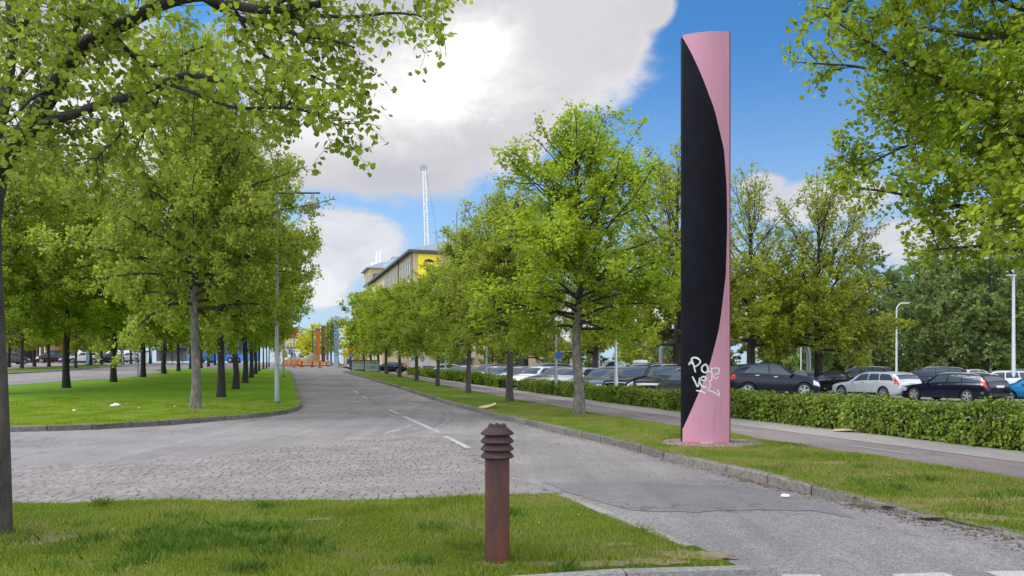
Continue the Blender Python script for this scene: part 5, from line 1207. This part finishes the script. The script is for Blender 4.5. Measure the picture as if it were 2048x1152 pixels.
# columns
for px, y, w, top, mat, lb in ((636.5, 104, 6.5, 661, 'corten_orange', 'bright orange square column behind the roadworks'), (646.5, 96, 7, 653.5, 'corten_red', 'rust red square column right of the orange one')):
    X = AT(px, y); k = y/F; root = thing('column', lb, 'column', X, R(12)); Hc = H0+(HY-top)*k-X[2]; hw = w*k/2
    b = MB(); b.box(-hw, hw, -hw, hw, -.1, Hc); b.build('shaft', MAT[mat], root); b = MB(); b.box(-hw*1.1, hw*1.1, -hw*1.1, hw*1.1, Hc+.002, Hc+.10); b.build('cap', MAT['roof_dark'], root)
X = AT(648, 120); root = thing('steel_frame', 'dark steel portal frame with two thin uprights behind the columns', 'frame', X); k = 120/F; z = lambda py: H0+(HY-py)*k-X[2]
b = MB(); b.box(-1.2, 1.0, -.1, .1, z(660), z(657)); b.box(.5, .72, -.1, .1, -.1, z(645)); b.box(1.0, 1.25, -.1, .1, -.1, z(644.5)); b.box(-.05, .9, -.1, .1, z(658), z(653)); b.box(-1.9, -1.2, -.1, .1, z(664.5), z(662.5)); b.box(-1.9, -1.75, -.1, .1, -.1, z(662.5)); b.build('beams', MAT['dark_steel'], root)
# roadworks barriers
def barrier(px, y, label):
    X = AT(px, y); root = thing('traffic_barrier', label, 'barrier', X, R(rnd.uniform(-8, 8)), 'roadworks barriers'); root.scale = (.62,)*3
    b = MB(); b.box(-.32, .32, -.2, .2, 0, .12); b.build('foot', MAT['black_rubber'], root)
    b = MB(); b.prism([(-.13, .12), (.13, .12), (.18, 1.1), (-.18, 1.1)], -.06, .06, X90); b.build('post_panel', MAT['red_plastic'], root)
    b = MB()
    for x0 in (-.46, .24): b.box(x0, x0+.22, -.05, .05, .55, 1.05)
    b.build('yellow_block', MAT['yellow_plastic'], root)
    b = MB(); b.box(-.24, .24, -.049, .049, .6, 1.0); b.box(-.56, -.462, -.05, .05, .6, 1.0); b.box(.462, .56, -.05, .05, .6, 1.0); b.build('red_block', MAT['red_plastic'], root)
for px, y, lb in ((603.5, 84, 'red and yellow barrier at the left end of the road closure'), (625, 83, 'red and yellow barrier in the middle of the road closure'), (639.5, 81, 'red and yellow barrier at the right end of the road closure')): barrier(px, y, lb)
for i, (px, y, mt, w, h, lb) in enumerate(((572, 88, 'orange_plastic', .65, 1.15, 'orange slatted barrier panel farthest left'), (581.5, 87, 'red_plastic', .6, 1.1, 'plain red plastic barrier of the road closure'), (587, 89, 'yellow_plastic', .35, 1.25, 'narrow yellow plastic barrier among red ones'), (592, 88, 'red_plastic', .7, 1.1, 'dark red barrier right of the narrow yellow one'), (597, 92, 'orange_plastic', .7, 1.1, 'orange barrier behind the left striped one'))):
    X = AT(px, y); root = thing('plastic_barrier', lb, 'barrier', X, R(rnd.uniform(-15, 15)), 'roadworks barriers'); root.scale = (.62,)*3
    b = MB(); b.prism([(-w/2, .1), (w/2, .1), (w/2*.86, h), (-w/2*.86, h)], -.08, .08, X90); b.build('barrier_panel', MAT[mt], root)
    b = MB(); b.box(-w/2, w/2, -.2, .2, 0, .099); b.build('foot', MAT['red_plastic'], root)
    b = MB()
    for zz in (.35, .65, .92): b.box(-w*.36, w*.36, -.092, -.082, zz, zz+.10)
    b.build('stripe', MAT['yellow_plastic' if mt != 'yellow_plastic' else 'red_plastic'], root)
for px, y, lb in ((659, 86, 'slim red and white marker post left of the pale pylon'), (669, 87, 'slim red and white marker post touching the pale pylon'), (692, 86, 'slim red and white marker post right of the pale pylon')):
    X = AT(px, y); root = thing('marker_post', lb, 'marker post', X, 0, 'marker posts'); root.scale = (.62,)*3; b = MB(); b.box(-.16, .16, -.12, .12, 0, .08); b.build('foot', MAT['black_rubber'], root)
    b = MB(); b.box(-.08, .08, -.03, .03, .08, 1.05); b.build('post', MAT['orange_plastic'], root); b = MB(); b.box(-.082, .082, -.034, .034, .35, .5); b.box(-.082, .082, -.034, .034, .7, .85); b.build('white_band', MAT['white_paint'], root)
# heap of earth behind the barriers
r = np.random.RandomState(3); b = MB(); n = 26; m_ = 14; X0 = AT(614, 97); vs = []
for j in range(m_):
    for i in range(n):
        u, v = i/(n-1)*2-1, j/(m_-1)*2-1; h = max(0, (1-u*u)*(1-v*v))*1.1*(1+.35*math.sin(u*9)+.2*math.sin(v*7+u*4))+r.uniform(0, .08); vs.append((X0[0]+u*3.6, X0[1]+v*3, X0[2]-.1+h))
b.add(vs, [(j*n+i, j*n+i+1, (j+1)*n+i+1, (j+1)*n+i) for j in range(m_-1) for i in range(n-1)]); tag(b.build('earth_heap', MAT['dirt'], smooth=True), 'brown heap of dug up earth behind the roadworks barriers', 'earth heap', kind='stuff')
# traffic lights at the left
for px, y, py, lb in ((245, 86, 684, 'black traffic light between the second and third inner trunks'), (270, 76, 690, 'black traffic light cluster left of the third inner trunk')):
    X = AT(px, y); k = y/F; z = H0+(HY-py)*k-X[2]; root = thing('traffic_light', lb, 'traffic light', X); b = MB(); b.lathe([(.05, -.05), (.05, z+.3)], 8); b.build('post', MAT['grey_steel'], root)
    b = MB(); b.box(-.17, .17, -.25, -.06, z-.45, z+.45); b.build('signal_head', MAT['sign_black'], root); b = MB()
    for q in (-.28, 0, .28): b.lathe([(.1, -.02), (.1, 0)], 12, 'y', Matrix.Translation((0, -.255, z+q)))
    b.build('lens', MAT['rim_dark'], root)
X = AT(175, 95); root = thing('totem', 'slim pale blue totem sign across the left carriageway', 'sign', X); b = MB(); b.box(-.13, .13, -.08, .08, 0, H0+(HY-684)*95/F-X[2]); b.build('totem_body', MAT['pylon_blue'], root); b = MB(); b.box(-.2, .2, -.15, .15, -.05, .1); b.build('foot', MAT['dark_steel'], root)

# ------------------------------------------------------------------ litter
def litter():
    x, y = RD(972, 823); root = thing('cardboard_sheet', 'crumpled brown cardboard lying over the kerb of the verge', 'cardboard', (x, y, gz(x, y)+.03))
    b = MB(); k = y/F; pts = [(-16, 0, .0), (-6, .05, .05), (10, .1, .09), (18, .12, .16), (20, .0, .10), (4, -.16, .0), (-12, -.2, -.05)]
    vs = [(p[0]*k, p[1], p[2]) for p in pts]; b.add(vs+[(v[0], v[1], v[2]-.008) for v in vs], [(0, 1, 5, 6), (1, 2, 4, 5), (2, 3, 4), (13, 12, 8, 7), (12, 11, 9, 8), (11, 10, 9), (0, 7, 8, 1), (1, 8, 9, 2), (2, 9, 10, 3), (3, 10, 11, 4), (4, 11, 12, 5), (5, 12, 13, 6), (6, 13, 7, 0)]); b.build('sheet', MAT['cardboard'], root)
    b = MB(); b.box(-.24, -.05, -.2, -.05, -.03, .03, Matrix.Rotation(.4, 4, 'X')); b.build('folded_flap', MAT['cardboard'], root)
    x, y = G(1692, 862); root = thing('cardboard_sheet', 'flat tan cardboard lying at the foot of the hedge', 'cardboard', (x, y-.1, gz(x, y)+.012), R(-18))
    b = MB(); b.add([(-.35, -.16, 0), (.0, -.17, .03), (.36, -.14, .0), (.38, .12, .01), (.02, .16, .06), (-.3, .14, .02)]+[(-.35, -.16, -.01), (.0, -.17, .02), (.36, -.14, -.01), (.38, .12, 0), (.02, .16, .05), (-.3, .14, .01)],
                    [(0, 1, 4, 5), (1, 2, 3, 4), (11, 10, 7, 6), (10, 9, 8, 7), (0, 6, 7, 1), (1, 7, 8, 2), (2, 8, 9, 3), (3, 9, 10, 4), (4, 10, 11, 5), (5, 11, 6, 0)]); b.build('sheet', MAT['cardboard'], root)
    for px, py, s, lb in ((232, 813, .2, 'crumpled white plastic bag on the grass of the median'), (148, 823, .07, 'small white paper scrap on the grass left of the plastic bag'), (278, 818, .05, 'tiny white scrap on the grass right of the plastic bag'), (350, 815, .07, 'small white scrap on the grass left of the pale trunk'), (1571, 985, .06, 'crumpled pale paper in the gutter by the right kerb')):
        x, y = G(px, py); r = random.Random(int(px)); b = MB(); n = 10; m2_ = 6; vs = []
        for j in range(m2_):
            for i in range(n):
                a = 2*math.pi*i/n; e = j/(m2_-1)*math.pi*.5; q = r.uniform(.7, 1.2); vs.append((math.cos(a)*math.cos(e)*s*q, math.sin(a)*math.cos(e)*s*.6*q, math.sin(e)*s*.45*q))
        b.add(vs, [(j*n+i, j*n+(i+1) % n, (j+1)*n+(i+1) % n, (j+1)*n+i) for j in range(m2_-1) for i in range(n)]+[tuple(range((m2_-1)*n, m2_*n))])
        o = b.build('plastic_bag' if s > .1 else 'paper_scrap', MAT['plastic_bag']); tag(o, lb, 'litter'); o.location = (x, y, (gz(x, y) if px < 1500 else rz(x, y))+.03)
    # leaf litter and grit in the gutters
    r = np.random.RandomState(9); pts = []
    ks = [Vector((p[0], p[1])) for p in right_kerb]
    for _ in range(2600):
        i = r.randint(1, 15); t = r.rand(); p = ks[i].lerp(ks[i+1], t); d = (ks[i+1]-ks[i]).normalized(); o = abs(r.normal(0, .13))*(1.6 if p.y < 9.6 else .8)+.03; q = p+Vector((-d.y, d.x))*o; pts.append((q.x, q.y, rz(q.x, q.y)+.006))
    for _ in range(900):
        x_, y_ = r.uniform(-9, 3), r.uniform(5.2, 9); 
        if inside((x_, y_), isl): pts.append((x_, y_, gz(x_, y_)+.02))
    for _ in range(500):
        a = r.rand()*6.28; q = abs(r.normal(0, .5)); pts.append((-4.9+math.cos(a)*q, 7.0+math.sin(a)*q*.8, .02))
    for _ in range(700):
        y_ = r.uniform(9, 26); pts.append((XV(7.0-abs(r.normal(0, 2)), y_), y_, rz(XV(6, y_), y_)+.006))
    pts = np.array(pts); n = len(pts); s = r.uniform(.004, .014, n)[:, None, None]; a = r.uniform(0, 6.28, n); ax = np.stack([np.cos(a), np.sin(a), r.normal(0, .2, n)], 1); ay = np.stack([-np.sin(a), np.cos(a), r.normal(0, .2, n)], 1)
    V = pts[:, None]+s*np.stack([-ax*1.6, -ay, ax*1.6, ay], 1)
    tag(link('leaf_litter', quads_mesh('leaf_litter', V, 4, [[0, 1, 2, 3]]), None, MAT['debris']), 'brown bud scales and dry bits scattered in gutters and grass', 'litter', kind='stuff')
litter()
def petals():
    r = np.random.RandomState(33); pts = []
    while len(pts) < 90:
        px, py = r.uniform(-60, 2100), r.uniform(850, 1140); x, y = G(px, py)
        if inside((x, y), isl) or inside((x, y), verge): pts.append((x, y, gz(x, y)+r.uniform(.03, .05)))
    pts = np.array(pts); n = len(pts); s_ = r.uniform(.004, .010, n)[:, None, None]; a = r.uniform(0, 6.28, n)
    ax = np.stack([np.cos(a), np.sin(a), r.normal(0, .3, n)], 1); ay = np.stack([-np.sin(a), np.cos(a), r.normal(0, .3, n)], 1)
    V = pts[:, None]+s_*np.stack([-ax, -ay*.8, ax, ay*.8], 1)
    tag(link('fallen_petals', quads_mesh('fallen_petals', V, 4, [[0, 1, 2, 3]]), None, MAT['petal']), 'pale yellow flecks of fallen blossom and tiny flowers in the grass', 'petals', kind='stuff')
petals()

# ------------------------------------------------------------------ buildings
def windows(bm_parent, M, spots, w, h, matg='window_glass', frame='dark_steel', depth=.12):
    for (x, z) in spots:
        b = MB(); b.box(x-w/2-.05, x+w/2+.05, -.035, .1, z-.05, z+h+.05, M); f = b.build('window', MAT[frame], bm_parent)
        b = MB(); b.box(x-w/2, x-.04, -.045, -.037, z, z+h, M); b.box(x+.04, x+w/2, -.045, -.037, z, z+h, M); b.build('pane', MAT[matg], f)
th = math.atan2(.309, .951)
def factory():
    y = 128; X = AT(825, y); k = y/F; Hh = H0+(HY-500)*k-X[2]; root = thing('factory_building', 'long yellow brick factory with rows of tall narrow windows and a yellow sign', 'building', X, th)
    # local x: end wall to the right; local y: along the avenue away from the camera
    LX, LY = 24, 62
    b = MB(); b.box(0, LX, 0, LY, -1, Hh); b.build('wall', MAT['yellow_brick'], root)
    b = MB(); b.prism([(-.8, Hh), (LX+.8, Hh), (LX*.6, Hh+2.6), (LX*.4, Hh+2.6)], -LY-.8, .8, Matrix.Rotation(R(90), 4, 'X')); rf = b.build('roof', MAT['roof_metal'], root)
    b = MB(); b.box(-.85, -.6, -.85, LY+.8, Hh-.45, Hh-.02); b.box(-.6, LX+.85, -.85, -.6, Hh-.45, Hh-.02); b.build('eaves', MAT['roof_dark'], root)
    Ml = Matrix.Rotation(R(-90), 4, 'Z')    # wall facing -x: local x runs along -y
    fl = [Hh-4.2-3.9*i for i in range(5)]
    for z in fl[:5]:
        windows(root, Ml, [(-(2+1.75*i), z) for i in range(18)], .62, 2.7)
    windows(root, Matrix.Identity(4), [(13.5+3.0*i, z) for z in fl for i in range(3)], 1.5, 1.7)
    b = MB(); b.box(-.18, -.02, -.03, .14, 0, Hh); b.box(-.18, -.02, 14.0, 14.2, 0, Hh); b.build('downpipe', MAT['dark_steel'], root)
    sg = MB(); sw = 3.9; z1 = Hh-.65; sg.box(.9, .9+sw, -.12, -.02, z1-4.2, z1); s = sg.build('yellow_sign', MAT['sign_yellow'], root)
    c0 = .9+sw/2; b = MB(); b.prism([(c0-.95, z1-1.35), (c0+.95, z1-1.35), (c0+.65, z1-.95), (c0, z1-.75), (c0-.65, z1-.95)], .122, .15, X90); b.prism([(c0-.95, z1-2.35), (c0-.65, z1-2.75), (c0, z1-2.95), (c0+.65, z1-2.75), (c0+.95, z1-2.35)], .122, .15, X90); b.build('emblem', MAT['sign_black'], s)
    text_mesh('lettering', 'ESAB', 1.0, 'sign_black', s, Matrix.Translation((c0, -.14, z1-1.85)) @ FACE)
    # rooftop things
    b = MB(); b.box(2.4, 3.2, 2, 2.8, Hh, Hh+.9); b.build('floodlight_box', MAT['grey_steel'], rf)
    b = MB(); b.prism([(7, Hh+1), (13, Hh+1), (11.8, Hh+4.6), (8.6, Hh+4.6)], -12, -5, Matrix.Rotation(R(90), 4, 'X')); b.build('roof_housing', MAT['grey_steel'], rf)
    b = MB(); b.tube([(9, 5, Hh+3), (9, 5, Hh+8)], .07, 6); b.tube([(5.2, 5, Hh+1.5), (5.2, 5, Hh+4.4)], .05, 6); b.build('antenna', MAT['dark_steel'], rf)
    # far tower of the same block
    y = 196; X = AT(739, y); k = y/F; Ht = H0+(HY-536)*k-X[2]; t = thing('tower_building', 'square yellow brick stair tower with a flat metal roof beyond the factory', 'building', X, th)
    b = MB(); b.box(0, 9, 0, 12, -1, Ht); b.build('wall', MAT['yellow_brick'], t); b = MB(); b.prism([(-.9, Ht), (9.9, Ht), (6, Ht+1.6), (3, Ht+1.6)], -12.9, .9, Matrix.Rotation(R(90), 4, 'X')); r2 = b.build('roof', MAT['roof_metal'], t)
    windows(t, Matrix.Identity(4), [(2.1, Ht-4.6), (2.1, Ht-10)], 2.4, 3.2); windows(t, Ml, [(-3, Ht-5.2), (-6.4, Ht-5.2), (-3, Ht-11), (-6.4, Ht-11)], 1.5, 3.6)
    b = MB(); b.tube([(2.4, 4, Ht+1), (2.4, 4, Ht+5.2)], .22, 6); b.tube([(3.3, 4, Ht+1), (3.3, 4, Ht+5.4)], .22, 6); b.box(1, 5, 3, 5, Ht+1, Ht+1.9); b.build('antenna', MAT['white_paint'], r2)
    X = AT(776, 170); k = 170/F; t = thing('rooftop_plant', 'pale blue metal clad plant rooms rising behind the factory roof', 'building', X, th); z = lambda py: H0+(HY-py)*k-X[2]
    b = MB(); b.box(0, 3, 0, 6, -1, z(521)); b.build('lower_block', MAT['roof_metal'], t); b = MB(); b.box(1.3, 3.3, .5, 5, z(521)+.01, z(513)); b.box(1.2, 3.4, .4, 5.1, z(513)+.01, z(512)); b.build('upper_block', MAT['roof_metal'], t)
factory()
def annex():
    y = 112; X = AT(764, y); k = y/F; z = lambda py: H0+(HY-py)*k-X[2]; t = thing('annex_building', 'low yellow brick annex with vertical metal fins behind the verge trees', 'building', X, R(2))
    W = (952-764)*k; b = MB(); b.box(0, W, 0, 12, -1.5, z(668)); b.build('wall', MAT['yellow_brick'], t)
    b = MB(); x = .2
    while x < 4.6: b.box(x, x+.10, -.18, -.01, z(708), z(684)); x += .26
    b.build('fin', MAT['pale_steel'], t)
    b = MB(); b.box(5.2, 6.1, -.5, -.01, z(717), z(706)); b.build('grey_box', MAT['steel_grey'] if 'steel_grey' in MAT else MAT['dark_steel'], t)
    windows(t, Matrix.Identity(4), [(9.6+i*1.65, z(705)) for i in range(4)], 1.0, 1.0)
    b = MB(); b.box(4.2, 8.6, -1.2, -.01, -1, z(715)); b.build('pale_wall', MAT['concrete'], t); b = MB(); b.box(8.8, 13.9, -1.4, -.01, z(716), z(713.5)); b.build('canopy', MAT['grey_steel'], t)
    b = MB(); b.box(9, 13.5, -.3, -.01, -1, z(716.2)); b.build('entrance', MAT['roof_dark'], t)
annex()
# lattice mast
def mast():
    y = 215; X = AT(857, y); k = y/F; Hm = H0+(HY-340)*k-X[2]; root = thing('lattice_mast', 'tall thin white lattice mast rising behind the factory roof', 'mast', X); sh = -8.5*k; w0, w1 = .75, .35
    def c(z, i): t = z/Hm; w = w0+(w1-w0)*t; s = [(1, 1), (1, -1), (-1, -1), (-1, 1)][i]; return (sh*(t*1.6-.6)+s[0]*w, s[1]*w, z)
    b = MB()
    for i in range(4): b.tube([c(0, i), c(Hm, i)], .17, 4)
    n = 34
    for q in range(n):
        z0, z1 = Hm*q/n, Hm*(q+1)/n
        for i in range(4):
            j = (i+1) % 4; b.tube([c(z0, i), c(z1, j)] if q % 2 else [c(z0, j), c(z1, i)], .09, 3); b.tube([c(z1, i), c(z1, j)], .08, 3)
    b.build('lattice', MAT['white_paint'], root)
    p = c(Hm, 0); b = MB(); b.box(p[0]-1.4, p[0]+.3, -.4, .4, Hm, Hm+1.2); b.tube([(p[0]-.5, 0, Hm), (p[0]-.5, 0, Hm+2.2)], .12, 5); b.build('top_platform', MAT['grey_steel'], root)
    b = MB(); b.tube([c(Hm, 1), (6, 0, 20)], .04, 3); b.build('guy_wire', MAT['dark_steel'], root)
mast()
def left_block(px0, px1, y, top, label, mat, name='building', parts=None, depth=14):
    X = AT(px0, y); k = y/F; W = (px1-px0)*k; Hb = H0+(HY-top)*k-X[2]; t = thing(name, label, 'building', X, R(3)); b = MB(); b.box(0, W, 0, depth, -2, Hb); b.build('wall', MAT[mat], t)
    b = MB(); b.box(-.2, W+.2, -.2, depth+.2, Hb+.01, Hb+.35); b.build('roof', MAT['roof_dark'], t)
    return t, W, Hb
t, W, Hb = left_block(14, 47, 148, 655, 'dark blue grey clad building at the far left', 'cladding_dark'); windows(t, Matrix.Identity(4), [(1.5, 2.2), (2.6, 4.6)], .8, .9)
t, W, Hb = left_block(-80, 13, 150, 650, 'orange panelled building at the left picture edge', 'corten_orange'); windows(t, Matrix.Identity(4), [(7.8, 2.5), (6.4, 2.5)], 1.0, 1.6)
t, W, Hb = left_block(47.5, 58, 150, 655, 'narrow green glass stair tower', 'pale_steel'); windows(t, Matrix.Identity(4), [(.5, 1+i*1.3) for i in range(4)], .7, 1.1)
t, W, Hb = left_block(58.5, 101, 152, 650, 'building clad in reddish vertical boards behind white flagpoles', 'wood_panel'); windows(t, Matrix.Identity(4), [(1+i*1.0, 1.6) for i in range(4)], .6, 1.6)
t, W, Hb = left_block(101.5, 116, 148, 660, 'rust orange building corner right of the board clad building', 'corten_orange'); windows(t, Matrix.Identity(4), [(.7, 1.6)], .5, 1.4)
t, W, Hb = left_block(120, 176, 156, 672, 'dark teal clad building right of the thick dark trunk', 'cladding_dark'); windows(t, Matrix.Identity(4), [(1+i*1.3, 2.2) for i in range(4)], .6, 1.6)
for i, (px, tp) in enumerate(((80, 672), (89.5, 672), (97, 668))):
    X = AT(px, 120); t = thing('flagpole', '%s of the three white flagpoles before the board clad building' % ['leftmost', 'middle', 'rightmost'][i], 'flagpole', X, 0, 'white flagpoles'); b = MB(); hh = H0+(HY-655)*120/F-X[2]; b.lathe([(.09, -.05), (.05, hh)], 8); b.build('pole', MAT['white_paint'], t)
    b = MB(); b.lathe([(.07, hh), (.09, hh+.08), (.02, hh+.16)], 8); b.build('finial', MAT['white_paint'], t)
t, W, Hb = left_block(548, 592, 300, 676, 'far old house with a steep red tiled roof at the end of the avenue', 'cream_wall', depth=12)
b = MB(); b.prism([(-.4, Hb+.35), (W+.4, Hb+.35), (W*.78, Hb+4.6), (W*.3, Hb+4.6)], -12.4, .4, Matrix.Rotation(R(90), 4, 'X')); b.build('tiled_roof', MAT['tile_red'], t)
windows(t, Matrix.Identity(4), [(1.2+i*2.2, 2+j*2.8) for i in range(4) for j in range(2)], .9, 1.4)
t, W, Hb = left_block(560, 640, 230, 697, 'low white building behind the roadworks', 'white_paint', depth=10); windows(t, Matrix.Identity(4), [(1.5+i*2.5, 1.2) for i in range(4)], 1.4, 1.2)
t, W, Hb = left_block(688, 742, 190, 690, 'low orange and cream building behind the yield sign', 'cream_wall', depth=10); windows(t, Matrix.Identity(4), [(1.2+i*1.6, 1.6) for i in range(4)], .8, 1.2)
t, W, Hb = left_block(190, 262, 205, 703, 'low white building behind the yellow flowering trees at the left', 'white_paint', depth=10); windows(t, Matrix.Identity(4), [(1.5+i*2, 1.0) for i in range(4)], 1.2, 1.0)
t, W, Hb = left_block(985, 1160, 170, 700, 'low cream building seen in gaps behind the car park trees', 'cream_wall', depth=10); windows(t, Matrix.Identity(4), [(2+i*3, 1.6) for i in range(6)], 1.2, 1.2)
b = MB(); b.prism([(-.4, Hb+.35), (W+.4, Hb+.35), (W*.8, Hb+2.6), (W*.2, Hb+2.6)], -10.4, .4, Matrix.Rotation(R(90), 4, 'X')); b.build('tiled_roof', MAT['tile_red'], t)
t, W, Hb = left_block(1300, 1420, 190, 706, 'low orange walled building glimpsed behind the pipe arch', 'corten_orange', depth=10); windows(t, Matrix.Identity(4), [(2+i*3, 1.0) for i in range(4)], 1.2, 1.0)
# buses and shelter
def bus(px, y, ang, L, label):
    X = AT(px, y); t = thing('bus', label, 'bus', X, R(ang)); w = 1.27
    b = MB(); b.box(-L/2, L/2, -w, w, .28, 1.30); b.box(-L/2+.02, L/2-.04, -w+.02, w-.02, 2.35, 3.1); b.box(-L/2+.1, L/2-.3, -w+.15, w-.15, 3.1, 3.3); b.build('body', MAT['bus_blue'], t)
    b = MB(); b.box(-L/2+.03, L/2-.03, -w+.03, w-.03, 1.30, 2.35); b.build('window_band', MAT['car_glass'], t)
    b = MB()
    for i in range(7): xx = -L/2+.02+i*(L-.15)/6; b.box(xx, xx+.1, -w+.01, w-.01, 1.31, 2.34)
    b.build('window_post', MAT['bus_blue'], t)
    b = MB(); b.box(L/2-.03, L/2+.02, -w+.1, w-.1, 1.2, 2.5); b.build('windscreen', MAT['car_glass'], t)
    b = MB(); b.box(L/2+.0, L/2+.03, -.7, .7, 2.55, 2.95); b.build('destination_display', MAT['sign_black'], t)
    for xx in (-L/2+2.2, L/2-2.6):
        for sd in (1, -1):
            b = MB(); b.lathe([(.46, -.14), (.48, -.1), (.48, .1), (.46, .14)], 20, 'y', Matrix.Translation((xx, sd*(w-.13), .46))); wl = b.build('wheel', MAT['tyre'], t)
            b = MB(); b.lathe([(.22, .02), (.22, .16)], 14, 'y', Matrix.Translation((xx, sd*(w-.13), .46)) @ Matrix.Diagonal((1, sd, 1, 1))); b.build('rim', MAT['rim'], wl)
bus(402, 116, 165, 6.5, 'blue city bus seen left of the second median trunk')
bus(474, 112, 170, 6.0, 'blue city bus seen between the median trunks beside the grey lamp post')
X = AT(302, 108); t = thing('bus_shelter', 'dark glass bus shelter behind the inner row of trees', 'bus shelter', X)
b = MB(); b.box(-.3, 4.6, 0, 1.8, 2.5, 2.65); b.build('roof', MAT['roof_dark'], t); b = MB()
for xx in (0, 1.5, 3.0, 4.4): b = MB(); b.box(xx, xx+.08, .1, .18, 0, 2.5); b.build('upright', MAT['dark_steel'], t)
b = MB(); b.box(0, 4.4, 1.6, 1.63, .3, 2.3); b.build('glass_back', MAT['window_glass'], t); b = MB(); b.box(.4, 3.8, 1.1, 1.5, .42, .5); b.build('bench', MAT['cardboard'], t)
